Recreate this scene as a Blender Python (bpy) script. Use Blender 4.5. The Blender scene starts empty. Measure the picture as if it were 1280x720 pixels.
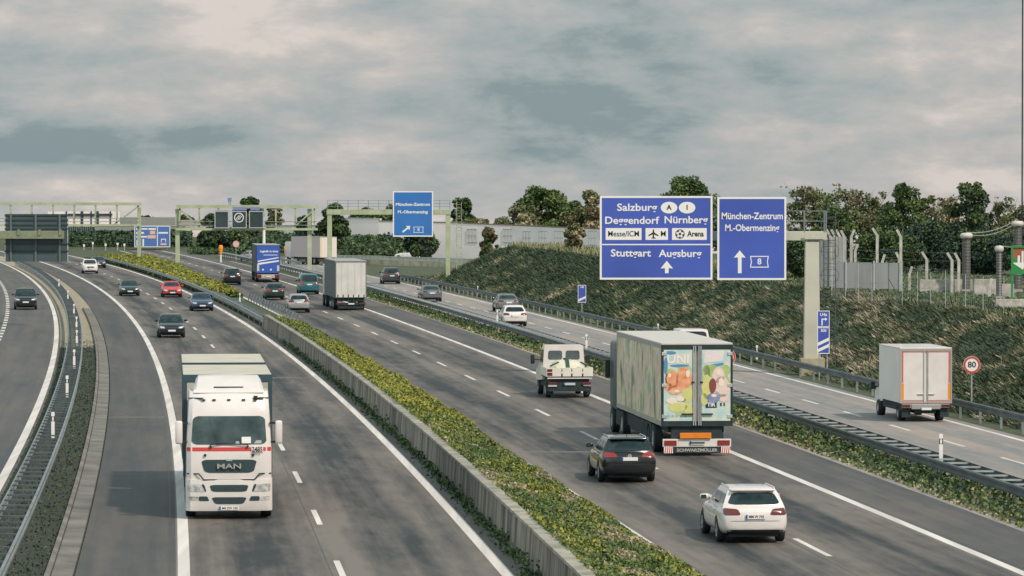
import bpy, bmesh, math, random
import numpy as np
from mathutils import Vector, Matrix, noise
from mathutils.bvhtree import BVHTree
R = math.radians
random.seed(7); rng = np.random.default_rng(7)
SC = bpy.context.scene
COL = SC.collection

# ---------------------------------------------------------------- camera, sky, sun, exposure
FPX, CAMH, HOR = 5300.0, 9.2, 245.0          # focal length in photo pixels, camera height, horizon row
cam_d = bpy.data.cameras.new('camera'); cam = bpy.data.objects.new('camera', cam_d); COL.objects.link(cam)
cam_d.sensor_width = 36.0; cam_d.lens = FPX / 1280 * 36.0
cam_d.clip_start = 1.0; cam_d.clip_end = 20000.0
cam.location = (0, 0, CAMH)
cam.rotation_euler = (R(90) - math.atan((360 - HOR) / FPX), 0, 0)
SC.camera = cam

SUN_EL, SUN_AZ = R(48), R(136)               # azimuth clockwise from +Y
w = bpy.data.worlds.new('World'); SC.world = w; w.use_nodes = True
nt = w.node_tree; nt.nodes.clear(); N = nt.nodes.new; K = nt.links.new
out = N('ShaderNodeOutputWorld'); bg = N('ShaderNodeBackground'); bg.inputs[1].default_value = 0.1
K(bg.outputs[0], out.inputs[0])
sky = N('ShaderNodeTexSky'); sky.sky_type = 'NISHITA'; sky.sun_disc = False
sky.sun_elevation = SUN_EL; sky.sun_rotation = SUN_AZ; sky.air_density = 1.0; sky.dust_density = 2.0
tc = N('ShaderNodeTexCoord'); sp = N('ShaderNodeSeparateXYZ'); K(tc.outputs['Generated'], sp.inputs[0])
mx = N('ShaderNodeMath'); mx.operation = 'MAXIMUM'; mx.inputs[1].default_value = 0.002; K(sp.outputs[2], mx.inputs[0])
cb = N('ShaderNodeCombineXYZ'); K(sp.outputs[0], cb.inputs[0]); K(sp.outputs[1], cb.inputs[1]); K(mx.outputs[0], cb.inputs[2])
cn = N('ShaderNodeCombineXYZ'); K(sp.outputs[0], cn.inputs[0]); K(sp.outputs[1], cn.inputs[1]); K(sp.outputs[2], cn.inputs[2])
K(cb.outputs[0], sky.inputs[0]) if sky.inputs else None
def cloud_noise(sx, sz, det, off, rough=0.55, dist=0.0):
    m = N('ShaderNodeMapping'); m.inputs['Scale'].default_value = (sx, sx, sz); m.inputs['Location'].default_value = off
    K(cn.outputs[0], m.inputs[0])
    n = N('ShaderNodeTexNoise'); n.inputs['Scale'].default_value = 1.0; n.inputs['Detail'].default_value = det
    n.inputs['Roughness'].default_value = rough; n.inputs['Distortion'].default_value = dist
    K(m.outputs[0], n.inputs['Vector']); return n.outputs[0]
def wmath(op, a, b):
    m = N('ShaderNodeMath'); m.operation = op
    for i, v in enumerate((a, b)):
        if isinstance(v, (int, float)): m.inputs[i].default_value = v
        else: K(v, m.inputs[i])
    return m.outputs[0]
big = cloud_noise(13, 48, 4, (3.1, 0.4, 1.9), .45, .12)
mid = cloud_noise(34, 92, 9, (1.7, 2.2, 5.3), .64, .15)
mixn = wmath('ADD', wmath('MULTIPLY', big, 0.62), wmath('MULTIPLY', mid, 0.38))
rise = wmath('MULTIPLY', wmath('SUBTRACT', mx.outputs[0], 0.022), 1.6)      # tops brighter, mid band greyer
low = wmath('MAXIMUM', wmath('MULTIPLY', wmath('SUBTRACT', 0.020, mx.outputs[0]), 8.0), 0.0)
val = wmath('ADD', wmath('ADD', mixn, wmath('MINIMUM', rise, 0.06)), low)
ramp = N('ShaderNodeValToRGB'); K(val, ramp.inputs[0])
ce = ramp.color_ramp; ce.elements[0].position = .41; ce.elements[0].color = (.25, .325, .345, 1)
ce.elements[1].position = .63; ce.elements[1].color = (.73, .665, .61, 1)
e = ce.elements.new(.465); e.color = (.37, .425, .43, 1)
e = ce.elements.new(.53); e.color = (.475, .49, .485, 1)
e = ce.elements.new(.575); e.color = (.57, .54, .52, 1)
sc = N('ShaderNodeVectorMath'); sc.operation = 'SCALE'; sc.inputs['Scale'].default_value = 10.0; K(ramp.outputs[0], sc.inputs[0])
mxr = N('ShaderNodeMix'); mxr.data_type = 'RGBA'; mxr.inputs[0].default_value = 0.9
K(sky.outputs[0], mxr.inputs[6]); K(sc.outputs[0], mxr.inputs[7])
# unseen overhead sky given an added blue green tint, to turn shadows teal
hi_ = N('ShaderNodeMapRange'); hi_.inputs[1].default_value = .12; hi_.inputs[2].default_value = .5; K(mx.outputs[0], hi_.inputs[0])
mh = N('ShaderNodeMix'); mh.data_type = 'RGBA'; mh.blend_type = 'MULTIPLY'; K(hi_.outputs[0], mh.inputs[0]); K(mxr.outputs[2], mh.inputs[6]); mh.inputs[7].default_value = (.72, .98, 1.06, 1)
# added brightening of the unseen sky behind left, to light left-facing sides
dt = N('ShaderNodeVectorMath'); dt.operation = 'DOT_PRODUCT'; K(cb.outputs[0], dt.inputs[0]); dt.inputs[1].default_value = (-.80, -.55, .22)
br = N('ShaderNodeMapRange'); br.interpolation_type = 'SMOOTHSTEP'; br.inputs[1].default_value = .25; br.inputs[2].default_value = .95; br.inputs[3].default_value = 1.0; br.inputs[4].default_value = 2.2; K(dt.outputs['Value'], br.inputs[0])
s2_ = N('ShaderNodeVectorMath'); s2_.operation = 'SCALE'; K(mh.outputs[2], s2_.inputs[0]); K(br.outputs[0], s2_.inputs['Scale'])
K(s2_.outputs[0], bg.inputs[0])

sun_d = bpy.data.lights.new('sun', 'SUN'); sun = bpy.data.objects.new('sun', sun_d); COL.objects.link(sun)
sun_d.energy = 3.7; sun_d.angle = R(2.5); sun_d.color = (1.0, .87, .75)
tosun = Vector((math.sin(SUN_AZ) * math.cos(SUN_EL), math.cos(SUN_AZ) * math.cos(SUN_EL), math.sin(SUN_EL)))
sun.rotation_euler = (-tosun).to_track_quat('-Z', 'Y').to_euler(); sun.location = tosun * 100
SC.view_settings.view_transform = 'Standard'; SC.view_settings.look = 'None'
SC.view_settings.exposure = 0.0; SC.view_settings.gamma = 1.0; SC.view_settings.use_curve_mapping = False

# ---------------------------------------------------------------- helpers
MATS = {}
def mat(name, rgb, rough=.6, metal=0., var=0., scale=4., spec=.5, coat=0., rgb2=None, bump=0., stretch=(1, 1, 1), coord='Object', emit=0):
    if name in MATS: return MATS[name]
    m = bpy.data.materials.new(name); m.use_nodes = True; t = m.node_tree; b = t.nodes['Principled BSDF']
    b.inputs['Base Color'].default_value = (*rgb, 1); b.inputs['Roughness'].default_value = rough
    b.inputs['Metallic'].default_value = metal; b.inputs['Specular IOR Level'].default_value = spec
    b.inputs['Coat Weight'].default_value = coat; b.inputs['Coat Roughness'].default_value = .08
    if var or rgb2:
        tcn = t.nodes.new('ShaderNodeTexCoord'); mp = t.nodes.new('ShaderNodeMapping'); mp.inputs['Scale'].default_value = stretch
        t.links.new(tcn.outputs[coord], mp.inputs[0])
        n = t.nodes.new('ShaderNodeTexNoise'); n.inputs['Scale'].default_value = scale; n.inputs['Detail'].default_value = 6
        t.links.new(mp.outputs[0], n.inputs['Vector'])
        r = t.nodes.new('ShaderNodeValToRGB'); r.color_ramp.elements[0].position = .3; r.color_ramp.elements[1].position = .7
        c2 = rgb2 or tuple(min(1, c * (1 + var)) for c in rgb); c1 = rgb if rgb2 else tuple(c * (1 - var) for c in rgb)
        r.color_ramp.elements[0].color = (*c1, 1); r.color_ramp.elements[1].color = (*c2, 1)
        t.links.new(n.outputs[0], r.inputs[0]); t.links.new(r.outputs[0], b.inputs['Base Color'])
        if bump:
            bp = t.nodes.new('ShaderNodeBump'); bp.inputs['Strength'].default_value = bump; bp.inputs['Distance'].default_value = .05
            t.links.new(n.outputs[0], bp.inputs['Height']); t.links.new(bp.outputs[0], b.inputs['Normal'])
    MATS[name] = m; return m

class MB:
    """collects shapes into one mesh; material slot per shape"""
    def __init__(s): s.v = []; s.f = []; s.mi = []; s.cur = 0
    def m(s, i): s.cur = i; return s
    def add(s, vs, fs):
        o = len(s.v); s.v += [tuple(a) for a in vs]
        for f in fs: s.f.append([o + i for i in f]); s.mi.append(s.cur)
        return s
    def box(s, x0, x1, y0, y1, z0, z1, bev=0., rot=None, piv=None):
        if bev > 0:
            bm = bmesh.new(); bmesh.ops.create_cube(bm, size=1)
            for v in bm.verts: v.co = Vector(((x0 + x1) / 2 + v.co.x * (x1 - x0), (y0 + y1) / 2 + v.co.y * (y1 - y0), (z0 + z1) / 2 + v.co.z * (z1 - z0)))
            bmesh.ops.bevel(bm, geom=bm.edges[:], offset=bev, segments=2, affect='EDGES', profile=.5)
            bm.verts.index_update(); vs = [v.co.copy() for v in bm.verts]; fs = [[v.index for v in f.verts] for f in bm.faces]; bm.free()
        else:
            vs = [Vector(p) for p in ((x0, y0, z0), (x1, y0, z0), (x1, y1, z0), (x0, y1, z0), (x0, y0, z1), (x1, y0, z1), (x1, y1, z1), (x0, y1, z1))]
            fs = [(0, 3, 2, 1), (4, 5, 6, 7), (0, 1, 5, 4), (1, 2, 6, 5), (2, 3, 7, 6), (3, 0, 4, 7)]
        if rot is not None:
            pv = Vector(piv or ((x0 + x1) / 2, (y0 + y1) / 2, (z0 + z1) / 2)); vs = [pv + rot @ (v - pv) for v in vs]
        return s.add(vs, fs)
    def tube(s, p0, p1, r0, r1=None, n=8):
        p0 = Vector(p0); p1 = Vector(p1); r1 = r0 if r1 is None else r1
        d = (p1 - p0).normalized(); a = d.orthogonal().normalized(); b = d.cross(a); vs = []
        for p, r in ((p0, r0), (p1, r1)):
            for i in range(n):
                t = 2 * math.pi * i / n; vs.append(p + (a * math.cos(t) + b * math.sin(t)) * r)
        fs = [(i, (i + 1) % n, n + (i + 1) % n, n + i) for i in range(n)] + [tuple(range(n))[::-1], tuple(range(n, 2 * n))]
        return s.add(vs, fs)
    def beam(s, p0, p1, wx, wz):
        """rectangular bar between two points"""
        p0 = Vector(p0); p1 = Vector(p1); d = (p1 - p0).normalized()
        up = Vector((0, 0, 1)) if abs(d.z) < .95 else Vector((0, 1, 0))
        a = d.cross(up).normalized() * wx / 2; b = a.cross(d).normalized() * wz / 2
        vs = [p + q for p in (p0, p1) for q in (-a - b, a - b, a + b, -a + b)]
        return s.add(vs, [(3, 2, 1, 0), (4, 5, 6, 7), (0, 1, 5, 4), (1, 2, 6, 5), (2, 3, 7, 6), (3, 0, 4, 7)])
    def prism(s, poly, axis, a0, a1):
        """poly in the two other axes, extruded along axis from a0 to a1"""
        def mk(p, a):
            return {'x': (a, p[0], p[1]), 'y': (p[0], a, p[1]), 'z': (p[0], p[1], a)}[axis]
        n = len(poly); vs = [mk(p, a0) for p in poly] + [mk(p, a1) for p in poly]
        fs = [tuple(range(n))[::-1], tuple(range(n, 2 * n))] + [(i, (i + 1) % n, n + (i + 1) % n, n + i) for i in range(n)]
        return s.add(vs, fs)
    def disc(s, c, r, y0, y1, n=24, sx=1., sz=1.):
        return s.prism([(c[0] + math.cos(2 * math.pi * i / n) * r * sx, c[1] + math.sin(2 * math.pi * i / n) * r * sz) for i in range(n)], 'y', y0, y1)
    def ring(s, c, r0, r1, y0, y1, n=24):
        vs = []; fs = []
        for i in range(n):
            t = 2 * math.pi * i / n; q = (math.cos(t), math.sin(t))
            for r in (r0, r1):
                for y in (y0, y1): vs.append((c[0] + q[0] * r, y, c[1] + q[1] * r))
        for i in range(n):
            a = 4 * i; b = 4 * ((i + 1) % n)
            fs += [(a, b, b + 2, a + 2), (a + 1, a + 3, b + 3, b + 1), (a, a + 1, b + 1, b), (a + 2, b + 2, b + 3, a + 3)]
        return s.add(vs, fs)
    def lathe(s, prof, c=(0, 0, 0), axis='z', n=20):
        vs = []; fs = []; k = len(prof)
        for i in range(n):
            t = 2 * math.pi * i / n
            for r, h in prof:
                a, b = r * math.cos(t), r * math.sin(t)
                vs.append({'z': (c[0] + a, c[1] + b, c[2] + h), 'x': (c[0] + h, c[1] + a, c[2] + b), 'y': (c[0] + a, c[1] + h, c[2] + b)}[axis])
        for i in range(n):
            j = (i + 1) % n
            for q in range(k - 1): fs.append((i * k + q, j * k + q, j * k + q + 1, i * k + q + 1))
        return s.add(vs, fs)
    def build(s, name, mats, parent=None, smooth=None, fix=True):
        me = bpy.data.meshes.new(name); me.from_pydata(s.v, [], s.f)
        for m_ in (mats if isinstance(mats, (list, tuple)) else [mats]): me.materials.append(m_)
        me.polygons.foreach_set('material_index', s.mi)
        if fix:
            bm = bmesh.new(); bm.from_mesh(me); bmesh.ops.recalc_face_normals(bm, faces=bm.faces); bm.to_mesh(me); bm.free()
        if smooth:
            me.polygons.foreach_set('use_smooth', [True] * len(me.polygons)); me.set_sharp_from_angle(angle=R(smooth))
        return link(name, me, parent)

def link(name, me, parent=None):
    o = bpy.data.objects.new(name, me); COL.objects.link(o)
    if parent is not None: o.parent = parent
    return o
def thing(name, label, cat, loc=(0, 0, 0), rz=0., group=None):
    o = bpy.data.objects.new(name, None); COL.objects.link(o); o.empty_display_size = .3
    o.location = loc; o.rotation_euler = (0, 0, rz); tag(o, label, cat, group); return o
def tag(o, label=None, cat=None, group=None, kind=None):
    if label: o['label'] = label
    if cat: o['category'] = cat
    if group: o['group'] = group
    if kind: o['kind'] = kind
    return o
def kids(o): return [c for c in KID.get(o.name, [])]
def dup(root, label, loc, rz, paint=None, group=None, old=None):
    """copy of a thing with its parts and their sub-parts; paint swaps the body colour"""
    def cp(o, par):
        c = o.copy(); COL.objects.link(c)
        if par is not None: c.parent = par
        if paint and c.type == 'MESH':
            for sl in c.material_slots:
                if sl.material and sl.material.name.startswith('paint'): sl.link = 'OBJECT'; sl.material = paint
        for ch in [q for q in ALLK if q.parent == o]: cp(ch, c)
        return c
    ALLK = [q for q in bpy.data.objects if q.parent is not None]
    r = cp(root, None); r.location = loc; r.rotation_euler = (0, 0, rz); r['label'] = label
    if group: r['group'] = group
    return r
def text(txt, size, m, parent, loc, rot=(R(90), 0, 0), width=None, bold=.012, name='lettering', depth=.004, align='CENTER', wscale=1.):
    c = bpy.data.curves.new('t', 'FONT'); c.body = txt; c.size = size; c.offset = bold * size; c.extrude = depth / 2
    c.align_x = align; c.align_y = 'CENTER'; c.resolution_u = 3
    o = bpy.data.objects.new('t', c); COL.objects.link(o)
    dg = bpy.context.evaluated_depsgraph_get(); me = bpy.data.meshes.new_from_object(o.evaluated_get(dg))
    bpy.data.objects.remove(o); bpy.data.curves.remove(c)
    if width or wscale != 1.:
        n = len(me.vertices); a = np.empty(n * 3); me.vertices.foreach_get('co', a); a = a.reshape(-1, 3)
        wd = a[:, 0].max() - a[:, 0].min(); a[:, 0] *= (width / wd if width else wscale); me.vertices.foreach_set('co', a.ravel())
    me.name = name; me.materials.clear(); me.materials.append(m)
    q = link(name, me, parent); q.location = loc; q.rotation_euler = rot; return q
def quads(name, V, mi, mats, parent=None):
    """V (n,4,3) array of loose quads -> one mesh"""
    n = len(V); me = bpy.data.meshes.new(name)
    me.vertices.add(n * 4); me.vertices.foreach_set('co', np.ascontiguousarray(V, dtype=np.float32).ravel())
    me.loops.add(n * 4); me.loops.foreach_set('vertex_index', np.arange(n * 4, dtype=np.int32))
    me.polygons.add(n); me.polygons.foreach_set('loop_start', np.arange(0, n * 4, 4, dtype=np.int32))
    me.polygons.foreach_set('loop_total', np.full(n, 4, dtype=np.int32))
    for m_ in mats: me.materials.append(m_)
    me.polygons.foreach_set('material_index', np.asarray(mi, dtype=np.int32))
    me.update(calc_edges=True); me.validate(); return link(name, me, parent)
def leafquads(P, size, up=.3, asp=1.6):
    """random oriented leaf cards at points P; size array"""
    n = len(P); a = rng.normal(size=(n, 3)); a[:, 2] *= .7; a /= np.linalg.norm(a, axis=1)[:, None]
    b = rng.normal(size=(n, 3)); b[:, 2] += up; b -= (b * a).sum(1)[:, None] * a; b /= np.linalg.norm(b, axis=1)[:, None]
    s = np.broadcast_to(size, (n,))[:, None] * .5
    return np.stack([P - a * s - b * s * .2, P + b * s * asp * -.6, P + a * s + b * s * .2, P + b * s * asp * .6], 1)

# road reference lines: X as a function of distance Y (m)
def EL(Y): t = Y / 100.; return ((-.0111 * t - .7227) * t - 6.3358) * t + 7.1712      # left edge line of the oncoming carriageway
def ER(Y): t = Y / 100.; return ((-.0135 * t - .2865) * t - 8.5676) * t + 21.6289     # right edge line of the outbound carriageway
def head(f, Y): return -math.atan((f(Y + 1) - f(Y - 1)) / 2.)
def at(x, y, Y): return ((x - 640) * Y / FPX, Y, CAMH - (y - HOR) * Y / FPX)
def lerp(a, b, t): return a + (b - a) * t
def smooth(t): t = min(1., max(0., t)); return t * t * (3 - 2 * t)
# ---------------------------------------------------------------- materials
def asphalt(name, base, seed, contrast=.35, lanes=None, warm=1.0):
    m = bpy.data.materials.new(name); m.use_nodes = True; t = m.node_tree; b = t.nodes['Principled BSDF']
    n = t.nodes.new; k = t.links.new
    uv = n('ShaderNodeTexCoord')
    def nz(sx, sy, det, off, rough=.6):
        mp = n('ShaderNodeMapping'); mp.inputs['Scale'].default_value = (sx, sy, 1); mp.inputs['Location'].default_value = (off, off * 1.7, seed)
        k(uv.outputs['UV'], mp.inputs[0]); q = n('ShaderNodeTexNoise'); q.inputs['Scale'].default_value = 1; q.inputs['Detail'].default_value = det
        q.inputs['Roughness'].default_value = rough; k(mp.outputs[0], q.inputs['Vector']); return q.outputs[0]
    def mth(op, a, c):
        q = n('ShaderNodeMath'); q.operation = op
        for i, v in enumerate((a, c)):
            if isinstance(v, (int, float)): q.inputs[i].default_value = v
            else: k(v, q.inputs[i])
        return q.outputs[0]
    a = mth('MULTIPLY', nz(1.3, .014, 4, 3.1), .8)                 # long streaks along the lanes
    c = mth('MULTIPLY', nz(.5, .05, 6, 8.4, .65), .9)                # broad stained patches
    d = mth('MULTIPLY', nz(2.5, .4, 5, 1.2), .4)
    f = mth('MULTIPLY', nz(40, 12, 2, 5.), .25)
    s = mth('ADD', mth('ADD', a, c), mth('ADD', d, f))            # mean ~1.175
    if lanes:                                                    # darker oily band in the middle of each lane
        su = n('ShaderNodeSeparateXYZ'); k(uv.outputs['UV'], su.inputs[0])
        w_ = mth('MULTIPLY', mth('SUBTRACT', su.outputs[0], lanes[0]), 2 * math.pi / lanes[1])
        s = mth('ADD', s, mth('MULTIPLY', mth('COSINE', w_, 0), -.13))
    r = n('ShaderNodeValToRGB'); k(s, r.inputs[0]); el = r.color_ramp.elements
    lo, hi = 1 - contrast, 1 + contrast
    el[0].position = .485; el[1].position = .71
    mp2 = mth('MULTIPLY', s, .51); k(mp2, r.inputs[0])
    el[0].color = (base * lo * .88, base * lo, base * lo * 1.06, 1)
    el[1].color = (base * hi * 1.17 * warm, base * hi * .98, base * hi * .84, 1)
    k(r.outputs[0], b.inputs['Base Color']); b.inputs['Roughness'].default_value = .62
    b.inputs['Specular IOR Level'].default_value = .45
    bp = n('ShaderNodeBump'); bp.inputs['Strength'].default_value = .25; bp.inputs['Distance'].default_value = .01
    k(f, bp.inputs['Height']); k(bp.outputs[0], b.inputs['Normal'])
    return m
A_LEFT = asphalt('asphalt_left', .082, 1., .75, (-2.0, 4.05)); A_SHL = asphalt('asphalt_shoulder', .066, 2., .35)
A_RIGHT = asphalt('asphalt_right', .084, 3., .75, (-2.0, 4.0)); A_SHR = asphalt('asphalt_shoulder_right', .074, 4., .4)
A_L0 = asphalt('asphalt_slip', .080, 5., .3); A_R2 = asphalt('asphalt_ramp', .215, 6., .25, None, 1.05)
A_GRIT = asphalt('gritty_edge', .24, 8., .4, None, 1.1)
LINE = mat('road_paint', (.62, .57, .535), .6, var=.20, scale=1., stretch=(2.5, .02, 1))
CONC = mat('concrete', (.30, .29, .26), .85, var=.3, scale=1.5)
CONCL = mat('concrete_light', (.45, .43, .38), .85, var=.25, scale=2)
STEEL = mat('galvanised_steel', (.30, .33, .34), .45, .55, var=.25, scale=1.2)
STEELD = mat('weathered_steel', (.10, .125, .13), .5, .4, var=.3, scale=1.0)
STEELL = mat('bright_steel', (.52, .54, .54), .4, .5, var=.15)
GREENP = mat('green_painted_steel', (.37, .41, .27), .55, var=.18, scale=.8)
GREYP = mat('grey_painted_steel', (.50, .49, .40), .55, var=.1, scale=.6)
BLUE = mat('sign_blue', (.052, .095, .41), .4, var=.12, scale=.35)
BLUE2 = mat('sign_blue_light', (.03, .16, .46), .45, var=.08, scale=.5)
WHITE = mat('sign_white', (.78, .76, .73), .5)
BLACK = mat('black_paint', (.012, .018, .02), .5)
DARKP = mat('dark_panel', (.022, .045, .05), .6, var=.25, scale=.6)
RED = mat('sign_red', (.55, .06, .05), .5)
GLASS = mat('dark_glass', (.006, .016, .019), .05, spec=.45, rgb2=(.035, .055, .058), scale=2.2)
RUB = mat('rubber', (.018, .027, .029), .85, var=.2)
RIM = mat('alloy', (.42, .43, .43), .35, .7)
TRIM = mat('black_trim', (.013, .023, .025), .55)
CHAS = mat('dark_chassis', (.016, .030, .033), .8, var=.3)
TAIL = mat('tail_lamp_red', (.24, .022, .016), .2, coat=.6)
TAILD = mat('tail_lamp_dark_red', (.12, .016, .014), .25, coat=.6)
LAMP = mat('clear_lamp', (.50, .51, .50), .12, spec=.8, coat=.8)
LAMPT = mat('lamp_inside', (.16, .19, .19), .15, spec=.8, coat=.8, rgb2=(.66, .64, .60), scale=7)
ORANGE = mat('orange_board', (.70, .20, .012), .5, var=.1)
ORL = mat('orange_reflector', (.85, .30, .02), .4)
WHP = mat('white_lacquer', (.67, .62, .59), .35, coat=.4, var=.07, scale=1.6)
CREAM = mat('cream_tarpaulin', (.50, .46, .385), .7, var=.12, scale=1.)
SOIL = mat('soil_grass', (.030, .050, .026), .95, rgb2=(.085, .095, .045), scale=.9, bump=.4)
SAND = mat('sandy_verge', (.30, .26, .19), .95, var=.3, scale=1.5)
LEAF = [mat('leaf_dark', (.026, .055, .030), .7), mat('leaf_green', (.060, .105, .026), .65), mat('leaf_mid', (.105, .150, .038), .65),
        mat('leaf_yellow', (.27, .26, .035), .6), mat('straw', (.37, .315, .19), .8), mat('leaf_pale', (.16, .17, .085), .7), mat('leaf_brown', (.11, .075, .03), .8)]
BANK = [mat('bank_dark', (.026, .046, .028), .8), mat('bank_green', (.055, .095, .042), .8), mat('bank_olive', (.095, .120, .060), .8), mat('bank_greybrown', (.150, .150, .088), .85), mat('bank_straw', (.38, .33, .235), .85)]
BARK = mat('bark', (.10, .085, .065), .9, var=.4, scale=6)

# ---------------------------------------------------------------- terrain
TOE, RISE, HB = 2.4, 8.0, 3.8
def hterr(X, Y):
    e = X - (ER(min(Y, 640)) + 12. + TOE)
    nose = 1 - smooth((Y - 438) / 34.)
    h = smooth(e / RISE) * .35 + min(1, max(0, e / RISE)) * .65
    hb = lerp(3.25, 3.85, smooth((Y - 230) / 180.))
    h = h * hb * nose
    rr = ER(min(Y, 720))
    far = 2.1 * smooth((Y - 664) / 24.) * smooth((X - rr - 8) / 7.)
    h = max(h, far, 2.1 * smooth((Y - 722) / 14.))
    h -= .035 * max(0, Y - 800)
    h -= .03 * max(0, Y - 400) * smooth((e - 14) / 16.) * (1 if Y < 800 else 0) + (12. if Y >= 800 and e > 14 else 0)
    # the verge strips lie a little below the road sheets
    return h - .06
offs = [-900, -400, -200, -120, -80, -60, -50, -44, -38, -34, -28, -26, -24, -22, -18, -12, -8, -4, 0, 3, 5, 8, 11, 13, 14, 14.4] + [14.4 + .5 * i for i in range(1, 21)] + [26, 28, 31, 35, 40, 48, 60, 90, 150, 300, 700]
rows = [-60, 0, 40, 60, 75] + [80 + 2 * i for i in range(0, 210)] + [500 + 4 * i for i in range(0, 75)] + [800, 850, 950, 1200, 1800, 3000, 6000]
vs = []; fs = []
for Y in rows:
    ref = ER(min(max(Y, 60), 640))
    for o in offs:
        X = ref + o; jig = 0
        if 15 < o < 26 and 80 < Y < 480: jig = noise.noise(Vector((X * .9, Y * .25, 0))) * .22
        vs.append((X, Y, hterr(X, Y) + jig))
nc = len(offs)
for r_ in range(len(rows) - 1):
    for c_ in range(nc - 1):
        a = r_ * nc + c_; fs.append((a, a + 1, a + nc + 1, a + nc))
mb = MB(); mb.add(vs, fs); g = mb.build('ground', SOIL, smooth=60); tag(g, kind='structure')
GB = BVHTree.FromPolygons([Vector(v) for v in vs], fs)
def gz(X, Y):
    h = GB.ray_cast(Vector((X, Y, 60)), Vector((0, 0, -1)))
    return h[0].z if h[0] else 0.

# ---------------------------------------------------------------- roads
def strip(name, f, o0, o1, y0, y1, z, m, step=4., kind='structure'):
    """sheet between two offsets of a reference line; uv = metres across and along"""
    n = max(2, int((y1 - y0) / step)); vs = []; fs = []; uvs = []
    cols = max(1, int(abs((o1(300) if callable(o1) else o1) - (o0(300) if callable(o0) else o0)) / 3.))
    for i in range(n + 1):
        Y = lerp(y0, y1, i / n)
        a = o0(Y) if callable(o0) else o0; b = o1(Y) if callable(o1) else o1
        for j in range(cols + 1):
            o = lerp(a, b, j / cols); vs.append((f(Y) + o, Y, z)); uvs.append((o, Y))
    c1 = cols + 1
    for i in range(n):
        for j in range(cols):
            a = i * c1 + j; fs.append((a, a + 1, a + c1 + 1, a + c1))
    me = bpy.data.meshes.new(name); me.from_pydata(vs, [], fs); ul = me.uv_layers.new(name='UVMap')
    for lp in me.loops: ul.data[lp.index].uv = uvs[lp.vertex_index]
    me.materials.append(m); o = link(name, me); o['kind'] = kind; return o
YN, YF = 60., 716.
strip('slip_road', EL, -32., -13.35, YN, YF, 0., A_L0)
strip('road', EL, -8.05, .62, YN, YF, 0., A_LEFT)
strip('road_shoulder', EL, -10.5, -8.05, YN, YF, 0., A_SHL)
wid = lambda Y: -8.35 + .9 * smooth((Y - 470) / 60.)
strip('road', ER, wid, .1, YN, YF, 0., A_RIGHT)
strip('road_shoulder', ER, .1, 2.75, YN, YF, 0., A_SHR)
strip('gravel_strip', ER, 2.75, 3.3, YN, 600., -.012, A_GRIT, 2.)
strip('ramp_road', ER, 5.15, 12.55, YN, 660., 0., A_R2)
def line(name, f, o, wdt, y0, y1): return strip(name, f, o - wdt / 2, o + wdt / 2, y0, y1, .005, LINE, 3.)
line('edge_line', EL, -13.62, .30, YN, 600); line('edge_line', EL, -7.85, .30, YN, 712); line('edge_line', EL, 0., .30, YN, 712)
strip('edge_line', ER, lambda Y: wid(Y) + .2, lambda Y: wid(Y) + .45, YN, 712, .005, LINE)
line('edge_line', ER, 0., .28, YN, 712); line('edge_line', ER, 12.0, .22, YN, 560); line('edge_line', ER, 5.7, .2, YN, 520)
def dashes(name, f, o, first, period, ln, wdt, yend):
    mb = MB(); Y = first
    while Y < yend:
        a, b = Y - ln / 2, Y + ln / 2
        mb.add([(f(a) + o - wdt / 2, a, .005), (f(a) + o + wdt / 2, a, .005), (f(b) + o + wdt / 2, b, .005), (f(b) + o - wdt / 2, b, .005)], [(0, 1, 2, 3)]); Y += period
    o_ = mb.build(name, LINE, fix=False); o_['kind'] = 'structure'
dashes('lane_marking', EL, -4.0, 69.4, 17.3, 5.6, .16, 700)
dashes('lane_marking', ER, -3.9, 76.3, 17.3, 5.6, .16, 700)
dashes('lane_marking', ER, 9.05, 72.8, 10.6, 4.2, .16, 540)
dashes('block_marking', EL, -17.3, 70., 6.1, 3.1, .30, 560)
# verge with gutter on the left, sandy where it is bare
strip('verge_soil', EL, -13.35, -11.17, YN, 258., -.03, mat('dark_verge', (.020, .028, .022), .95, rgb2=(.05, .05, .032), scale=1.3, bump=.3))
strip('verge_soil', EL, -13.35, lambda Y: lerp(-11.17, -10.5, smooth((Y - 335) / 10.)), 258., 700, -.03, SAND)
def gutter():
    mb = MB(); y = 62.; i = 0
    while y < 345:
        L = 1.96; a, b = y, y + L; w0 = .5
        for s0, s1, z in ((-11.06, -10.55, .02), (-11.20, -11.08, .10)):
            mb.add([(EL(a) + s0, a, -.05), (EL(a) + s1, a, -.05), (EL(b) + s1, b, -.05), (EL(b) + s0, b, -.05), (EL(a) + s0, a, z + .03), (EL(a) + s1, a, z), (EL(b) + s1, b, z), (EL(b) + s0, b, z + .03)],
                   [(4, 5, 6, 7), (0, 1, 5, 4), (1, 2, 6, 5), (2, 3, 7, 6), (3, 0, 4, 7)])
        y += 2.0
    o = mb.build('gutter_kerb', mat('kerb_concrete', (.10, .097, .088), .9, rgb2=(.22, .205, .18), scale=.6)); o['kind'] = 'structure'
gutter()
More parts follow.
